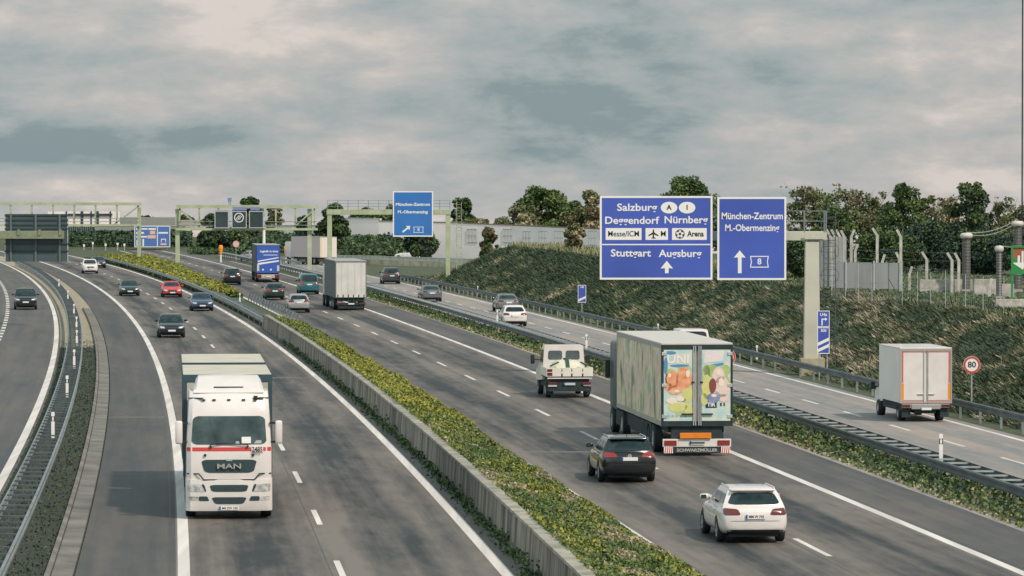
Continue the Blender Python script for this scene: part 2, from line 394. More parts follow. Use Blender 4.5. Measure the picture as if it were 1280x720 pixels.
def seams():
    rs = random.Random(3); mb = MB()
    def seam(f, o, w_, y0, y1):
        y = y0
        while y < y1: mb.add([(f(y) + o - w_ / 2, y, .0025), (f(y) + o + w_ / 2, y, .0025), (f(y + 4) + o + w_ / 2, y + 4, .0025), (f(y + 4) + o - w_ / 2, y + 4, .0025)], [(0, 1, 2, 3)]); y += 4
    seam(EL, -4.25, .025, 62, 640); seam(ER, -4.15, .025, 62, 640); seam(EL, -8.2, .04, 62, 640); seam(ER, .28, .03, 62, 640)
    def cross(f, o0, o1, Y, w_):
        n = 7
        for i in range(n):
            a, b = lerp(o0, o1, i / n), lerp(o0, o1, (i + 1) / n); ja, jb = rs.uniform(-.15, .15), rs.uniform(-.15, .15)
            mb.add([(f(Y) + a, Y + ja, .003), (f(Y) + b, Y + jb, .003), (f(Y) + b, Y + jb + w_, .003), (f(Y) + a, Y + ja + w_, .003)], [(0, 1, 2, 3)])
    for Y in (171, 301): cross(EL, -8., -.2, Y, .15); cross(ER, -8., 0., Y + 9, .2)
    for Y in (140, 226, 330): cross(EL, -10.4, -8.2, Y, .25)
    o = mb.build('crack_seal', mat('bitumen_seal', (.045, .047, .046), .5, var=.3, scale=.6), fix=False); o['kind'] = 'structure'
    mb = MB()
    for f, o0, o1, Y, L in ((EL, -10.45, -8.2, 176, .5), (ER, -8., -4.3, 231, .6), (ER, -7.9, -4.3, 152, .5), (EL, -3.8, -.2, 214, .7)):
        mb.add([(f(Y) + o0, Y, .003), (f(Y) + o1, Y, .003), (f(Y) + o1, Y + L, .003), (f(Y) + o0, Y + L, .003)], [(0, 1, 2, 3)])
    o = mb.build('patched_joint', mat('pale_patch', (.17, .16, .145), .8, var=.2, scale=1.), fix=False); o['kind'] = 'structure'
seams()
# crossing ramp far behind
def cross_road():
    P = [(-30, 632), (-20, 618), (-6, 592), (8, 566)]
    vs = []; fs = []
    for x, y in P: vs += [(x - 2, y - 6, .25), (x + 2, y + 6, .25)]
    for i in range(len(P) - 1): fs.append((2 * i, 2 * i + 2, 2 * i + 3, 2 * i + 1))
    mb = MB(); mb.add(vs, fs); o = mb.build('crossing_road', mat('pale_asphalt', (.26, .25, .23), .8, var=.15, scale=.3)); o['kind'] = 'structure'
    return P
CROSS = cross_road()
# ---------------------------------------------------------------- concrete median wall
def sweep(mb, f, prof, y0, y1, step, dz=None):
    """sweep a closed (offset, z) profile along a reference line"""
    n = max(1, int(round((y1 - y0) / step))); k = len(prof); vs = []; fs = []
    for i in range(n + 1):
        Y = lerp(y0, y1, i / n)
        for o, z in prof: vs.append((f(Y) + o, Y, z))
    for i in range(n):
        for j in range(k):
            a = i * k + j; b = i * k + (j + 1) % k; fs.append((a, b, b + k, a + k))
    fs += [tuple(range(k)), tuple(n * k + j for j in range(k))[::-1]]
    mb.add(vs, fs)
def stained_concrete():
    m = bpy.data.materials.new('stained_concrete'); m.use_nodes = True; t = m.node_tree; b = t.nodes['Principled BSDF']; n = t.nodes.new; k = t.links.new
    tcn = n('ShaderNodeTexCoord')
    def nz(sc_, det):
        mp = n('ShaderNodeMapping'); mp.inputs['Scale'].default_value = sc_; k(tcn.outputs['Object'], mp.inputs[0])
        q = n('ShaderNodeTexNoise'); q.inputs['Scale'].default_value = 1; q.inputs['Detail'].default_value = det; k(mp.outputs[0], q.inputs['Vector']); return q.outputs[0]
    a = nz((.5, .9, .15), 5); c = nz((2, 3., .35), 4)
    ad = n('ShaderNodeMath'); ad.operation = 'ADD'; k(a, ad.inputs[0]); k(c, ad.inputs[1])
    r = n('ShaderNodeValToRGB'); e = r.color_ramp.elements; e[0].position = .40; e[1].position = .62
    ml = n('ShaderNodeMath'); ml.operation = 'MULTIPLY'; ml.inputs[1].default_value = .5; k(ad.outputs[0], ml.inputs[0]); k(ml.outputs[0], r.inputs[0])
    e[0].color = (.06, .065, .055, 1); e[1].color = (.33, .295, .235, 1); x = e.new(.5); x.color = (.19, .17, .138, 1)
    k(r.outputs[0], b.inputs['Base Color']); b.inputs['Roughness'].default_value = .9; return m
STAIN = stained_concrete()
wl = thing('median_wall', 'long stained low concrete wall holding the planted median', 'wall', (0, 0, 0))
mb = MB(); y = 62.
while y < 292:
    sweep(mb, EL, [(.72, -.1), (1.0, -.1), (1.0, .95), (.78, .95)], y + .012, y + 5.96, 3.); y += 6.
mb.build('wall_body', STAIN, wl)
mb = MB(); sweep(mb, EL, [(.70, .953), (1.03, .953), (1.03, 1.03), (.70, 1.03)], 62, 292, 6.); mb.build('coping', mat('mossy_coping', (.16, .155, .12), .9, rgb2=(.40, .37, .31), scale=1.1), wl)

# ---------------------------------------------------------------- guard rails
WB = [(-.02, .0), (.03, .03), (.03, .10), (-.02, .13), (-.02, .18), (.03, .21), (.03, .28), (-.02, .31), (-.035, .31), (.015, .275), (.015, .215), (-.035, .185), (-.035, .125), (.015, .095), (.015, .035), (-.035, 0)]
def wprof(o, z, side): return [(o + side * a, z + b) for a, b in WB]
def many(root, name, m, shapes, lim=100):
    """one mesh per piece for the nearest, the rest as one stuff part"""
    for i, fn in enumerate(shapes[:lim]):
        mb = MB(); fn(mb); mb.build(name, m, root)
    if len(shapes) > lim:
        mb = MB()
        for fn in shapes[lim:]: fn(mb)
        o = mb.build(name, m, root); o['kind'] = 'stuff'
def double_rail(name, label, f, oa, ob, y0, y1, sp, z=.45, m=STEEL, mpost=STEELD, msp=None):
    t = thing(name, label, 'guard rail')
    for o, s in ((oa, -1), (ob, 1)):
        mb = MB(); sweep(mb, f, wprof(o, z, s), y0, y1, 4.); mb.build('rail_beam', m, t, smooth=40)
    sh = []; po = []; Y = y0 + .5; i = 0
    while Y < y1 - 1:
        def bar(mb, Y=Y): mb.beam((f(Y) + oa, Y, z + .27), (f(Y) + ob, Y, z + .27), .09, .05)
        sh.append(bar)
        if i % 2 == 0:
            for o in (lerp(oa, ob, .18), lerp(oa, ob, .82)):
                def post(mb, Y=Y, o=o): mb.box(f(Y) + o - .03, f(Y) + o + .03, Y - .05, Y + .05, -.1, z + .24)
                po.append(post)
        Y += sp; i += 1
    many(t, 'spacer_bar', msp or m, sh); many(t, 'post', mpost, po)
    return t
double_rail('guard_rail', 'double steel guard rail with cross bars in the verge beside the slip road', EL, -12.85, -12.0, 78, 560, 2.0, .42, mat('rail_steel_left', (.24, .27, .275), .45, .45, var=.25, scale=1.), msp=STEELD)
double_rail('guard_rail', 'double steel guard rail with bright cross bars between outbound carriageway and ramp', ER, 4.15, 4.95, 84, 640, 2.0, .45, STEELD, msp=STEELL)
double_rail('guard_rail', 'double steel guard rail that continues the median wall far off', EL, .75, 1.35, 293, 600, 4.0, .42, STEEL)
def single_rail(label, f, o, y0, y1, side, z=.42, sp=4., m=STEELD, mp=STEEL):
    t = thing('guard_rail', label, 'guard rail')
    mb = MB(); sweep(mb, f, wprof(o, z, side), y0, y1, 4.); mb.build('rail_beam', m, t, smooth=40)
    po = []; Y = y0 + .5
    while Y < y1:
        def post(mb, Y=Y): mb.box(f(Y) + o - side * .14 - .05, f(Y) + o - side * .14 + .05, Y - .06, Y + .06, -.15, z + .26); mb.box(f(Y) + o - side * .10 - .06, f(Y) + o - side * .10 + .06, Y - .05, Y + .05, z + .05, z + .25)
        po.append(post); Y += sp
    many(t, 'post', mp, po)
single_rail('dark single steel guard rail along the foot of the grassy bank', ER, 13.0, 120, 468, -1, .45, 4.)
single_rail('short guard rail closing the gap in the median by the black car', EL, 3.9, 306, 372, 1, .42, 4., STEEL)
single_rail('far guard rail on the right of the outbound lanes near the orange posts', ER, 8.6, 545, 640, -1, .45, 4., STEEL)

# barriers of the crossing road, standing on its near edge
def barrier(label, dx, dy, z0, z1, m, cap):
    t = thing('concrete_barrier', label, 'barrier'); mb = MB(); mc = MB()
    for (xa, ya), (xb, yb) in zip(CROSS[:-1], CROSS[1:]):
        mb.beam((xa + dx, ya + dy, (z0 + z1) / 2), (xb + dx, yb + dy, (z0 + z1) / 2), .3, z1 - z0)
        mc.beam((xa + dx, ya + dy, z1 + .05), (xb + dx, yb + dy, z1 + .05), .36, .1)
    mb.build('barrier_body', m, t); mc.build('barrier_cap', cap, t)
barrier('pale concrete barrier on the near side of the crossing road', -2.6, -7.5, -.1, .55, CONCL, CONCL)
barrier('tan crash barrier below the crossing road behind the far cars', -2, -42., -.1, .62, mat('tan_barrier', (.46, .40, .28), .8, var=.35, scale=.7), mat('grey_cap', (.45, .44, .40), .8))

# ---------------------------------------------------------------- big gantry sign on the bank
def panel(root, x0, x1, z0, z1, y, m, name='panel', border=.10, back=.07):
    mb = MB(); mb.box(x0, x1, y, y + back, z0, z1); p = mb.build(name, m, root)
    mb = MB(); b = border; i = border * .35
    for a in ((x0, x1, z1 - b, z1), (x0, x1, z0, z0 + b), (x0, x0 + b, z0 + b, z1 - b), (x1 - b, x1, z0 + b, z1 - b)):
        mb.box(a[0], a[1], y - .006, y - .001, a[2], a[3])
    mb.build('border', WHITE, p); return p
def arrow(mb, x, z0, z1, w_, head_, y0, y1, ang=0):
    P = [(-w_ / 2, 0), (w_ / 2, 0), (w_ / 2, (z1 - z0) - head_), (head_ * .85, (z1 - z0) - head_ * 1.05), (0, z1 - z0), (-head_ * .85, (z1 - z0) - head_ * 1.05), (-w_ / 2, (z1 - z0) - head_)]
    c, s = math.cos(ang), math.sin(ang); h = (z1 - z0) / 2
    P = [(x + p[0] * c + (p[1] - h) * s, z0 + h - p[0] * s + (p[1] - h) * c) for p in P]; mb.prism(P, 'y', y0, y1)
GX, GY = 15.5, 219.0
def q(cx, cy): return (730 + cx / 4 - 640) * GY / FPX, CAMH - (200 + cy / 4 - HOR) * GY / FPX     # a spot on the board plane
gan = thing('sign_gantry', 'pale grey cantilever gantry post and arm rising from the grassy bank', 'sign gantry', (GX, GY, 0))
def loc(root, mb, name, m, **k):
    o = mb.build(name, m, root, **k); return o
mb = MB(); mb.prism([(-.42, .85), (.42, .85), (.40, 1.3), (.33, 6.85), (-.36, 6.85), (-.42, 1.3)], 'y', -.4, .4); loc(gan, mb, 'pillar', GREYP)
mb = MB(); mb.box(-.62, .62, -.62, .62, -.4, .84, .03); loc(gan, mb, 'plinth', mat('tan_plinth', (.38, .33, .22), .9, var=.2, scale=2))
mb = MB(); mb.box(-11.0, .75, -.28, .28, 6.9, 7.38, .02); loc(gan, mb, 'arm', GREYP)
mb = MB()
for i in range(12):
    x = -10.6 + i * 1.02
    if x > .8: break
    mb.tube((x, -.3, 7.36), (x, -.3, 8.42), .022, n=6); mb.tube((x, .3, 7.36), (x, .3, 8.42), .022, n=6)
for z in (7.9, 8.42):
    mb.tube((-10.6, -.3, z), (.72, -.3, z), .02, n=6); mb.tube((-10.6, .3, z), (.72, .3, z), .02, n=6)
mb.tube((.72, -.3, 8.42), (.72, .3, 8.42), .02, n=6); mb.tube((.72, -.3, 7.36), (.72, -.3, 8.42), .022, n=6); mb.tube((.72, .3, 7.36), (.72, .3, 8.42), .022, n=6)
loc(gan, mb, 'railing', STEEL)
mb = MB()
for x in (.62, 1.22): mb.tube((x, .1, .3), (x, .1, 8.3), .026, n=6)
for i in range(26): mb.tube((.62, .1, .6 + i * .3), (1.22, .1, .6 + i * .3), .014, n=6)
for i in range(5): mb.ring((.92, 2.6 + i * 1.25), .44, .465, -.1, -.06, 16)
for i in range(5): mb.beam((.62, .1, 2.6 + i * 1.25), (.33, 0, 2.6 + i * 1.25), .03, .03)
loc(gan, mb, 'ladder', STEELD)
mb = MB(); mb.box(-.42, .72, -.5, -.45, 6.98, 7.3); loc(gan, mb, 'arm_plate', GREYP)
bx0, bz1 = q(78, 180); bx1, bz0 = q(640, 597); bd1 = panel(None, bx0, bx1, bz0, bz1, GY - .55, BLUE, 'panel')
sg = thing('direction_sign', 'large blue sign listing Salzburg, Deggendorf, Stuttgart and Augsburg', 'road sign', (0, 0, 0)); bd1.parent = sg
FY = GY - .55
def put(root, s, cx, cy, h, m=WHITE, width=None):
    x, z = q(cx, cy); return text(s, h, m, root, (x, FY - .004, z), width=width and width / 4 * GY / FPX, bold=.018)
put(sg, 'Salzburg', 263, 238, .52, width=200); put(sg, 'Deggendorf', 236, 303, .52, width=270); put(sg, 'Nürnberg', 507, 300, .52, width=216)
put(sg, 'Stuttgart', 232, 466, .52, width=200); put(sg, 'Augsburg', 479, 468, .52, width=214)
for cx, ch in ((423, 'A'), (513, 'I')):
    x, z = q(cx, 238); mb = MB(); mb.disc((x, z), .30, FY - .006, FY - .001, 32, sx=1.42); o = mb.build('country_oval', WHITE, sg)
    text(ch, .36, BLACK, o, (x, FY - .009, z), bold=.03)
for c0, c1, nm in ((107, 286, 0), (306, 418, 1), (438, 611, 2)):
    x0, z1 = q(c0, 340); x1, z0 = q(c1, 399); mb = MB(); mb.box(x0, x1, FY - .006, FY - .001, z0, z1); o = mb.build('white_field', WHITE, sg)
    if nm == 0: text('Messe/ICM', .40, BLACK, o, ((x0 + x1) / 2, FY - .009, (z0 + z1) / 2), width=(x1 - x0) * .86, bold=.012)
    if nm == 1:
        text('M', .40, BLACK, o, (lerp(x0, x1, .79), FY - .009, (z0 + z1) / 2), bold=.01, width=.25)
        a = MB(); X, Z = lerp(x0, x1, .35), (z0 + z1) / 2
        a.prism([(X - .035, Z - .24), (X + .035, Z - .24), (X + .04, Z + .18), (X, Z + .27), (X - .04, Z + .18)], 'y', FY - .011, FY - .007)
        for s in (-1, 1):
            a.prism([(X + s * .036, Z + .09), (X + s * .26, Z - .06), (X + s * .26, Z - .12), (X + s * .036, Z - .02)], 'y', FY - .011, FY - .007)
            a.prism([(X + s * .036, Z - .15), (X + s * .12, Z - .22), (X + s * .12, Z - .25), (X + s * .036, Z - .21)], 'y', FY - .011, FY - .007)
        a.build('plane_symbol', BLACK, o)
    if nm == 2:
        text('Arena', .40, BLACK, o, (lerp(x0, x1, .68), FY - .009, (z0 + z1) / 2), bold=.03, width=(x1 - x0) * .48)
        a = MB(); X, Z = lerp(x0, x1, .23), (z0 + z1) / 2; a.ring((X, Z), .20, .24, FY - .011, FY - .007)
        a.disc((X, Z), .075, FY - .011, FY - .007, 5)
        for i in range(5): t_ = math.pi / 2 + i * 2 * math.pi / 5 + .6; a.disc((X + .17 * math.cos(t_), Z + .17 * math.sin(t_)), .055, FY - .011, FY - .007, 5)
        a.build('football_symbol', BLACK, o)
x0, z1 = q(86, 419); x1, z0 = q(632, 425); mb = MB(); mb.box(x0 + .03, x1 - .03, FY - .006, FY - .001, z0, z1); mb.build('divider', WHITE, sg)
x, z1 = q(412, 503); _, z0 = q(412, 565); mb = MB(); arrow(mb, x, z0, z1, .19, .38, FY - .006, FY - .001); mb.build('arrow', WHITE, sg)
sg2 = thing('direction_sign', 'blue sign for München-Zentrum with long arrow and number 8 beside the gantry post', 'road sign')
ax0, az1 = q(664, 185); ax1, az0 = q(1008, 599); bd2 = panel(sg2, ax0, ax1, az0, az1, FY, BLUE)
put(sg2, 'München-Zentrum', 838, 281, .48, width=305); put(sg2, 'M.-Obermenzing', 837, 340, .48, width=270)
x, z1 = q(776, 451); _, z0 = q(776, 565); mb = MB(); arrow(mb, x, z0, z1, .19, .36, FY - .006, FY - .001); mb.build('arrow', WHITE, sg2)
def roadnum(root, cx, cz, w_, h_, y, m=WHITE):
    mb = MB(); b = w_ * .05
    P = [(cx - w_ / 2, cz + h_ / 2), (cx + w_ / 2, cz + h_ / 2), (cx + w_ / 2 - .0, cz - h_ / 2), (cx - w_ / 2, cz - h_ / 2)]
    mb.box(cx - w_ / 2, cx + w_ / 2, y, y + .005, cz + h_ / 2 - b, cz + h_ / 2); mb.box(cx - w_ / 2, cx + w_ / 2, y, y + .005, cz - h_ / 2, cz - h_ / 2 + b)
    for s in (-1, 1): mb.prism([(cx + s * w_ / 2, cz + h_ / 2 - b), (cx + s * (w_ / 2 - b), cz + h_ / 2 - b), (cx + s * (w_ / 2 - b * 2), cz), (cx + s * (w_ / 2 - b), cz - h_ / 2 + b), (cx + s * w_ / 2, cz - h_ / 2 + b), (cx + s * (w_ / 2 - b), cz)], 'y', y, y + .005)
    o = mb.build('number_frame', m, root); text('8', h_ * .72, m, o, (cx, y + .001, cz), bold=.02)
x, z = q(874, 508); roadnum(sg2, x, z, .96, .60, FY - .006)
for s_, (a, b) in ((sg, (bx0, bx1)), (sg2, (ax0, ax1))):
    mb = MB()
    for f_ in (.2, .8):
        xx = lerp(a, b, f_); mb.box(xx - .06, xx + .06, GY - .475, GY - .285, 5.1, 9.0)
    mb.build('mounting_bracket', STEEL, s_)

# ---------------------------------------------------------------- second gantry (ramp), with blue board
G3Y = 443.; s3 = G3Y / FPX
g3 = thing('sign_gantry', 'light green portal gantry with walkway railing spanning the ramp', 'sign gantry', (0, 0, 0))
xl, _, _ = at(412, 0, G3Y); xr, _, _ = at(560, 0, G3Y)
for x in (xl, xr): mb = MB(); mb.box(x - .24, x + .24, G3Y - .24, G3Y + .24, -.1, 7.25, .02); mb.build('post', GREENP, g3)
mb = MB(); mb.box(xl - .3, xr + .3, G3Y - .3, G3Y + .3, 7.25, 7.8, .02)
for i in range(14): x = lerp(xl, xr, (i + .5) / 14); mb.box(x - .03, x + .03, G3Y - .32, G3Y - .305, 7.27, 7.78)
mb.build('beam', GREENP, g3)
mb = MB()
for y_ in (-.3, .3):
    for i in range(13): x = lerp(xl - .2, xr + .2, i / 12); mb.tube((x, G3Y + y_, 7.8), (x, G3Y + y_, 8.75), .025, n=6)
    for z in (8.1, 8.42, 8.75): mb.tube((xl - .2, G3Y + y_, z), (xr + .2, G3Y + y_, z), .02, n=6)
mb.build('railing', STEEL, g3)
mb = MB(); lx = xr + .9
for dx in (0, .5): mb.tube((lx + dx, G3Y, 0), (lx + dx, G3Y, 8.6), .03, n=6)
for i in range(27): mb.tube((lx, G3Y, .5 + .3 * i), (lx + .5, G3Y, .5 + .3 * i), .016, n=6)
for i in range(6): mb.ring((lx + .25, 2.5 + i), .42, .45, G3Y - .05, G3Y, 14)
for z in (2.5, 4.5, 6.5): mb.beam((lx, G3Y, z), (xr + .24, G3Y, z), .04, .04)
mb.build('ladder', GREENP, g3)
def q3(cx, cy): return (480 + cx / 8 - 640) * s3, CAMH - (230 + cy / 8 - HOR) * s3
s_3 = thing('direction_sign', 'blue exit board with slanted arrow on the light green portal gantry', 'road sign')
x0, z1 = q3(90, 72); x1, z0 = q3(492, 526); y3 = G3Y - .42; panel(s_3, x0, x1, z0, z1, y3, BLUE2, border=.12)
mb = MB()
for f_ in (.2, .8): xx = lerp(x0, x1, f_); mb.box(xx - .06, xx + .06, G3Y - .345, G3Y - .305, 6.4, 8.6)
mb.build('mounting_bracket', STEEL, s_3)
x, z = q3(290, 205); text('München-Zentrum', .42, WHITE, s_3, (x, y3 - .004, z), width=340 / 8 * s3, bold=.03)
x, z = q3(288, 280); text('M.-Obermenzing', .42, WHITE, s_3, (x, y3 - .004, z), width=300 / 8 * s3, bold=.03)
x, z = q3(225, 450); mb = MB(); arrow(mb, x, z - .52, z + .52, .16, .34, y3 - .006, y3 - .001, R(52)); mb.build('arrow', WHITE, s_3)
x, z = q3(346, 457); roadnum(s_3, x, z, 1.05, .62, y3 - .006)

# ---------------------------------------------------------------- truss gantry with three variable message signs
G2Y = 528.; s2 = G2Y / FPX
def q2(cx, cy): return (240 + cx / 8 - 640) * s2, CAMH - (240 + cy / 8 - HOR) * s2
def truss(root, xl, xr, zt, zb, Y, bays, m):
    mb = MB()
    for y_ in (-.55, .55): mb.box(xl, xr, Y + y_ - .13, Y + y_ + .13, zt - .42, zt)
    for y_ in (-.55, .55): mb.box(xl, xr, Y + y_ - .10, Y + y_ + .10, zb - .14, zb + .14)
    mb.build('chord', m, root)
    for i in range(bays + 1):
        x = lerp(xl + .4, xr - .4, i / bays); a = MB()
        for y_ in (-.55, .55): a.box(x - .07, x + .07, Y + y_ - .07, Y + y_ + .07, zb + .14, zt - .42)
        a.build('upright', m, root)
    a = MB()
    for y_ in (-.55, .55):
        w1 = (xr - xl) / bays
        a.beam((xl + .3, Y + y_, zt - .5), (xl + w1 * 1.25, Y + y_, zb + .1), .14, .14)
        a.beam((xr - .3, Y + y_, zt - .5), (xr - w1 * 1.25, Y + y_, zb + .1), .14, .14)
    a.build('diagonal', m, root)
    a = MB()
    for z in (zb + .5, zb + .95): a.tube((xl, Y - .7, z), (xr, Y - .7, z), .04, n=6)
    a.build('walkway_rail', STEEL, root)
g2 = thing('sign_gantry', 'light green lattice gantry carrying three dark message boards over the outbound lanes', 'sign gantry')
xl, _, _ = at(222, 0, G2Y); xr, _, _ = at(387, 0, G2Y)
truss(g2, xl - .1, xr + 1.0, CAMH - (256.2 - HOR) * s2, CAMH - (286.5 - HOR) * s2, G2Y, 7, GREENP)
for x in (xl, xr): mb = MB(); mb.box(x - .26, x + .26, G2Y - .26, G2Y + .26, -.1, 7.6, .02); mb.build('post', GREENP, g2)
VL = [('blank dark message board, leftmost of three on the lattice gantry', 232, 373), ('message board showing a ringed symbol, middle of three on the lattice gantry', 402, 552), ('blank dark message board beside the white pole, rightmost of three', 576, 722)]
LEDW = mat('lit_led', (.5, .5, .48), .5)
LEDW.node_tree.nodes['Principled BSDF'].inputs['Emission Color'].default_value = (.8, .78, .74, 1); LEDW.node_tree.nodes['Principled BSDF'].inputs['Emission Strength'].default_value = .35
for i, (lb, c0, c1) in enumerate(VL):
    v = thing('message_sign', lb, 'message sign'); x0, z1 = q2(c0, 190); x1, z0 = q2(c1, 362)
    mb = MB(); mb.box(x0, x1, G2Y - 1.0, G2Y - .70, z0 - .05, z1 + .05, .02); mb.build('housing', DARKP, v)
    mb = MB(); b = .10; y_ = G2Y - 1.0
    for a in ((x0, x1, z1 - b, z1), (x0, x1, z0, z0 + b), (x0, x0 + b, z0 + b, z1 - b), (x1 - b, x1, z0 + b, z1 - b)): mb.box(a[0], a[1], y_ - .03, y_ - .004, a[2], a[3])
    mb.build('frame', mat('pale_frame', (.45, .47, .45), .5), v)
    if i == 1:
        x, z = (x0 + x1) / 2 - .02, lerp(z0, z1, .62); mb = MB(); mb.ring((x, z), .50, .60, y_ - .02, y_ - .004, 28)
        for d in (-.20, 0, .20): mb.beam((x + d - .18, y_ - .012, z - .34 + abs(d) * .5), (x + d + .18, y_ - .012, z + .34 - abs(d) * .5), .014, .07)
        mb.build('ring_symbol', LEDW, v)
    if i:
        x2, z2 = q2(c0 + 12, 150); x3, z3 = q2(c1 - 40 * (i == 2), 186); mb = MB(); mb.box(x2, x3, G2Y - .75, G2Y - .70, z3 + .06, z2); o = mb.build('name_plate', mat('violet_blue_plate', (.20, .22, .45), .5), v)
x, z0 = q2(380, 108); _, z1 = q2(380, 58)
t = thing('position_plate', 'tiny blue plate standing on top of the lattice gantry', 'sign'); mb = MB(); mb.box(x - .24, x + .24, G2Y - .6, G2Y - .57, z0 + .15, z1); mb.build('plate', mat('position_blue', (.16, .24, .42), .5), t)
mb = MB(); mb.tube((x - .1, G2Y - .5, z0 - .35), (x - .1, G2Y - .5, z1), .06, n=6); mb.tube((x + .1, G2Y - .5, z0 - .35), (x + .1, G2Y - .5, z1), .06, n=6); mb.build('stem', STEEL, t)
# far left truss gantry
G1Y = 592.; s1 = G1Y / FPX
g1 = thing('sign_gantry', 'light green lattice gantry over the oncoming lanes far at the left', 'sign gantry')
xl, _, _ = at(-150, 0, G1Y); xr, _, _ = at(174, 0, G1Y)
truss(g1, xl, xr + .25, CAMH - (253 - HOR) * s1, CAMH - (281.5 - HOR) * s1, G1Y, 12, GREENP)
for x in (xl + .2, xr): mb = MB(); mb.box(x - .26, x + .26, G1Y - .26, G1Y + .26, -.1, 8.0 - .42, .02); mb.build('post', GREENP, g1)
# back of a cantilever sign over the slip road
BY = 300.; sb = BY / FPX
def qb(x, y): return (x - 640) * sb, CAMH - (y - HOR) * sb
gb = thing('sign_gantry', 'grey green cantilever arm seen from behind over the slip road', 'sign gantry')
x1, z1 = qb(80, 288.5); _, z0 = qb(0, 298.5); mb = MB(); mb.box(-50.4, x1, BY - .3, BY + .3, z0, z1, .02)
for cx in (24, 50, 76): xx, _ = qb(cx, 0); mb.box(xx - .10, xx + .10, BY - .36, BY - .302, z0 + .25, z1 + .1)
mb.build('arm', mat('grey_green_beam', (.20, .23, .15), .7, var=.15), gb)
mb = MB(); mb.box(-50.8, -50.0, BY - .4, BY + .4, -.1, z1, .02); mb.build('pillar', GREYP, gb)
bk = thing('direction_sign', 'dark ribbed back of a large sign hung on the cantilever arm', 'road sign')
x0, z1 = qb(5, 267.5); x1, z0 = qb(84.5, 327)
mb = MB(); mb.box(x0, x1, BY + .42, BY + .5, z0, z1); mb.build('panel_back', mat('sign_back', (.055, .085, .09), .6, var=.2, scale=.3), bk)
mb = MB()
for cx in (13, 44, 74): xx, _ = qb(cx, 0); mb.box(xx - .07, xx + .07, BY + .31, BY + .418, z0, z1)
mb.build('upright', mat('sign_back_rib', (.10, .13, .13), .6), bk)
mb = MB()
for cy in (269, 275, 281, 286, 305, 314): _, zz = qb(0, cy); mb.box(x0, x1, BY + .36, BY + .418, zz - .05, zz + .05)
mb.build('cross_rib', DARKP, bk)
mb = MB()
for a in ((x0, x0 + .06), (x1 - .06, x1)): mb.box(a[0], a[1], BY + .40, BY + .418, z0, z1)
mb.build('edge_trim', STEELL, bk)
# far blue board
FYB = 722.; sf = FYB / FPX
fb = thing('direction_sign', 'small far blue board on posts with white and pale orange fields', 'road sign')
def qf(cx, cy): return (80 + cx / 8 - 640) * sf, CAMH - (270 + cy / 8 - HOR) * sf
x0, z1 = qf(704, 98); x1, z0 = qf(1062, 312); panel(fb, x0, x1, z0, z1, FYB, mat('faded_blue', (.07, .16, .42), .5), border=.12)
mb = MB()
for a in ((722, 752, 120, 140), (775, 835, 122, 136), (845, 918, 122, 138), (722, 800, 160, 178), (722, 830, 200, 215), (725, 735, 240, 300), (785, 800, 230, 300), (945, 1040, 160, 176), (970, 1020, 228, 236), (970, 976, 236, 262), (1014, 1020, 236, 262), (930, 938, 108, 305)):
    ax, az = qf(a[0], a[3]); bx, bz = qf(a[1], a[2]); mb.box(ax, bx, FYB - .006, FYB - .001, az, bz)
mb.build('lettering', WHITE, fb)
for a in ((860, 912, 148, 182), (835, 918, 192, 224), (965, 1025, 272, 290)):
    ax, az = qf(a[0], a[3]); bx, bz = qf(a[1], a[2]); mb = MB(); mb.box(ax, bx, FYB - .009, FYB - .0065, az, bz); mb.build('pale_field', mat('pale_orange', (.70, .45, .35), .5), fb)
for cx in (930, 1032):
    xx, _ = qf(cx, 0); mb = MB(); mb.tube((xx, FYB + .12, -.1), (xx, FYB + .12, z1), .05, n=8); mb.build('post', STEEL, fb)

# ---------------------------------------------------------------- small signs
def post_sign(name, label, cat, X, Y, z, build_face, post_x=(0,), ztop=None):
    t = thing(name, label, cat, (X, Y, 0))
    for px in post_x:
        mb = MB(); mb.tube((px, .06, gz(X, Y) - .1), (px, .06, ztop or z), .035, n=8); mb.build('post', STEELL, t)
    build_face(t, z); return t
def limit80(t, z, r=.37, txt='80'):
    mb = MB(); mb.disc((0, z), r, -.02, .02, 32); d = mb.build('sign_disc', WHITE, t)
    mb = MB(); mb.ring((0, z), r * .74, r * .97, -.027, -.021, 36); mb.build('red_ring', RED, d)
    if txt: text(txt, r * .95, BLACK, d, (0, -.024, z), bold=.02, width=r * .95)
post_sign('speed_sign', 'round red ringed 80 sign beside the white box truck', 'road sign', 19.75, 182., 1.95, limit80)
post_sign('speed_sign', 'round red ringed sign half hidden behind the fruit trailer', 'road sign', (909.5 - 640) * 184 / FPX, 184., 2.22, lambda t, z: limit80(t, z, .36, None))
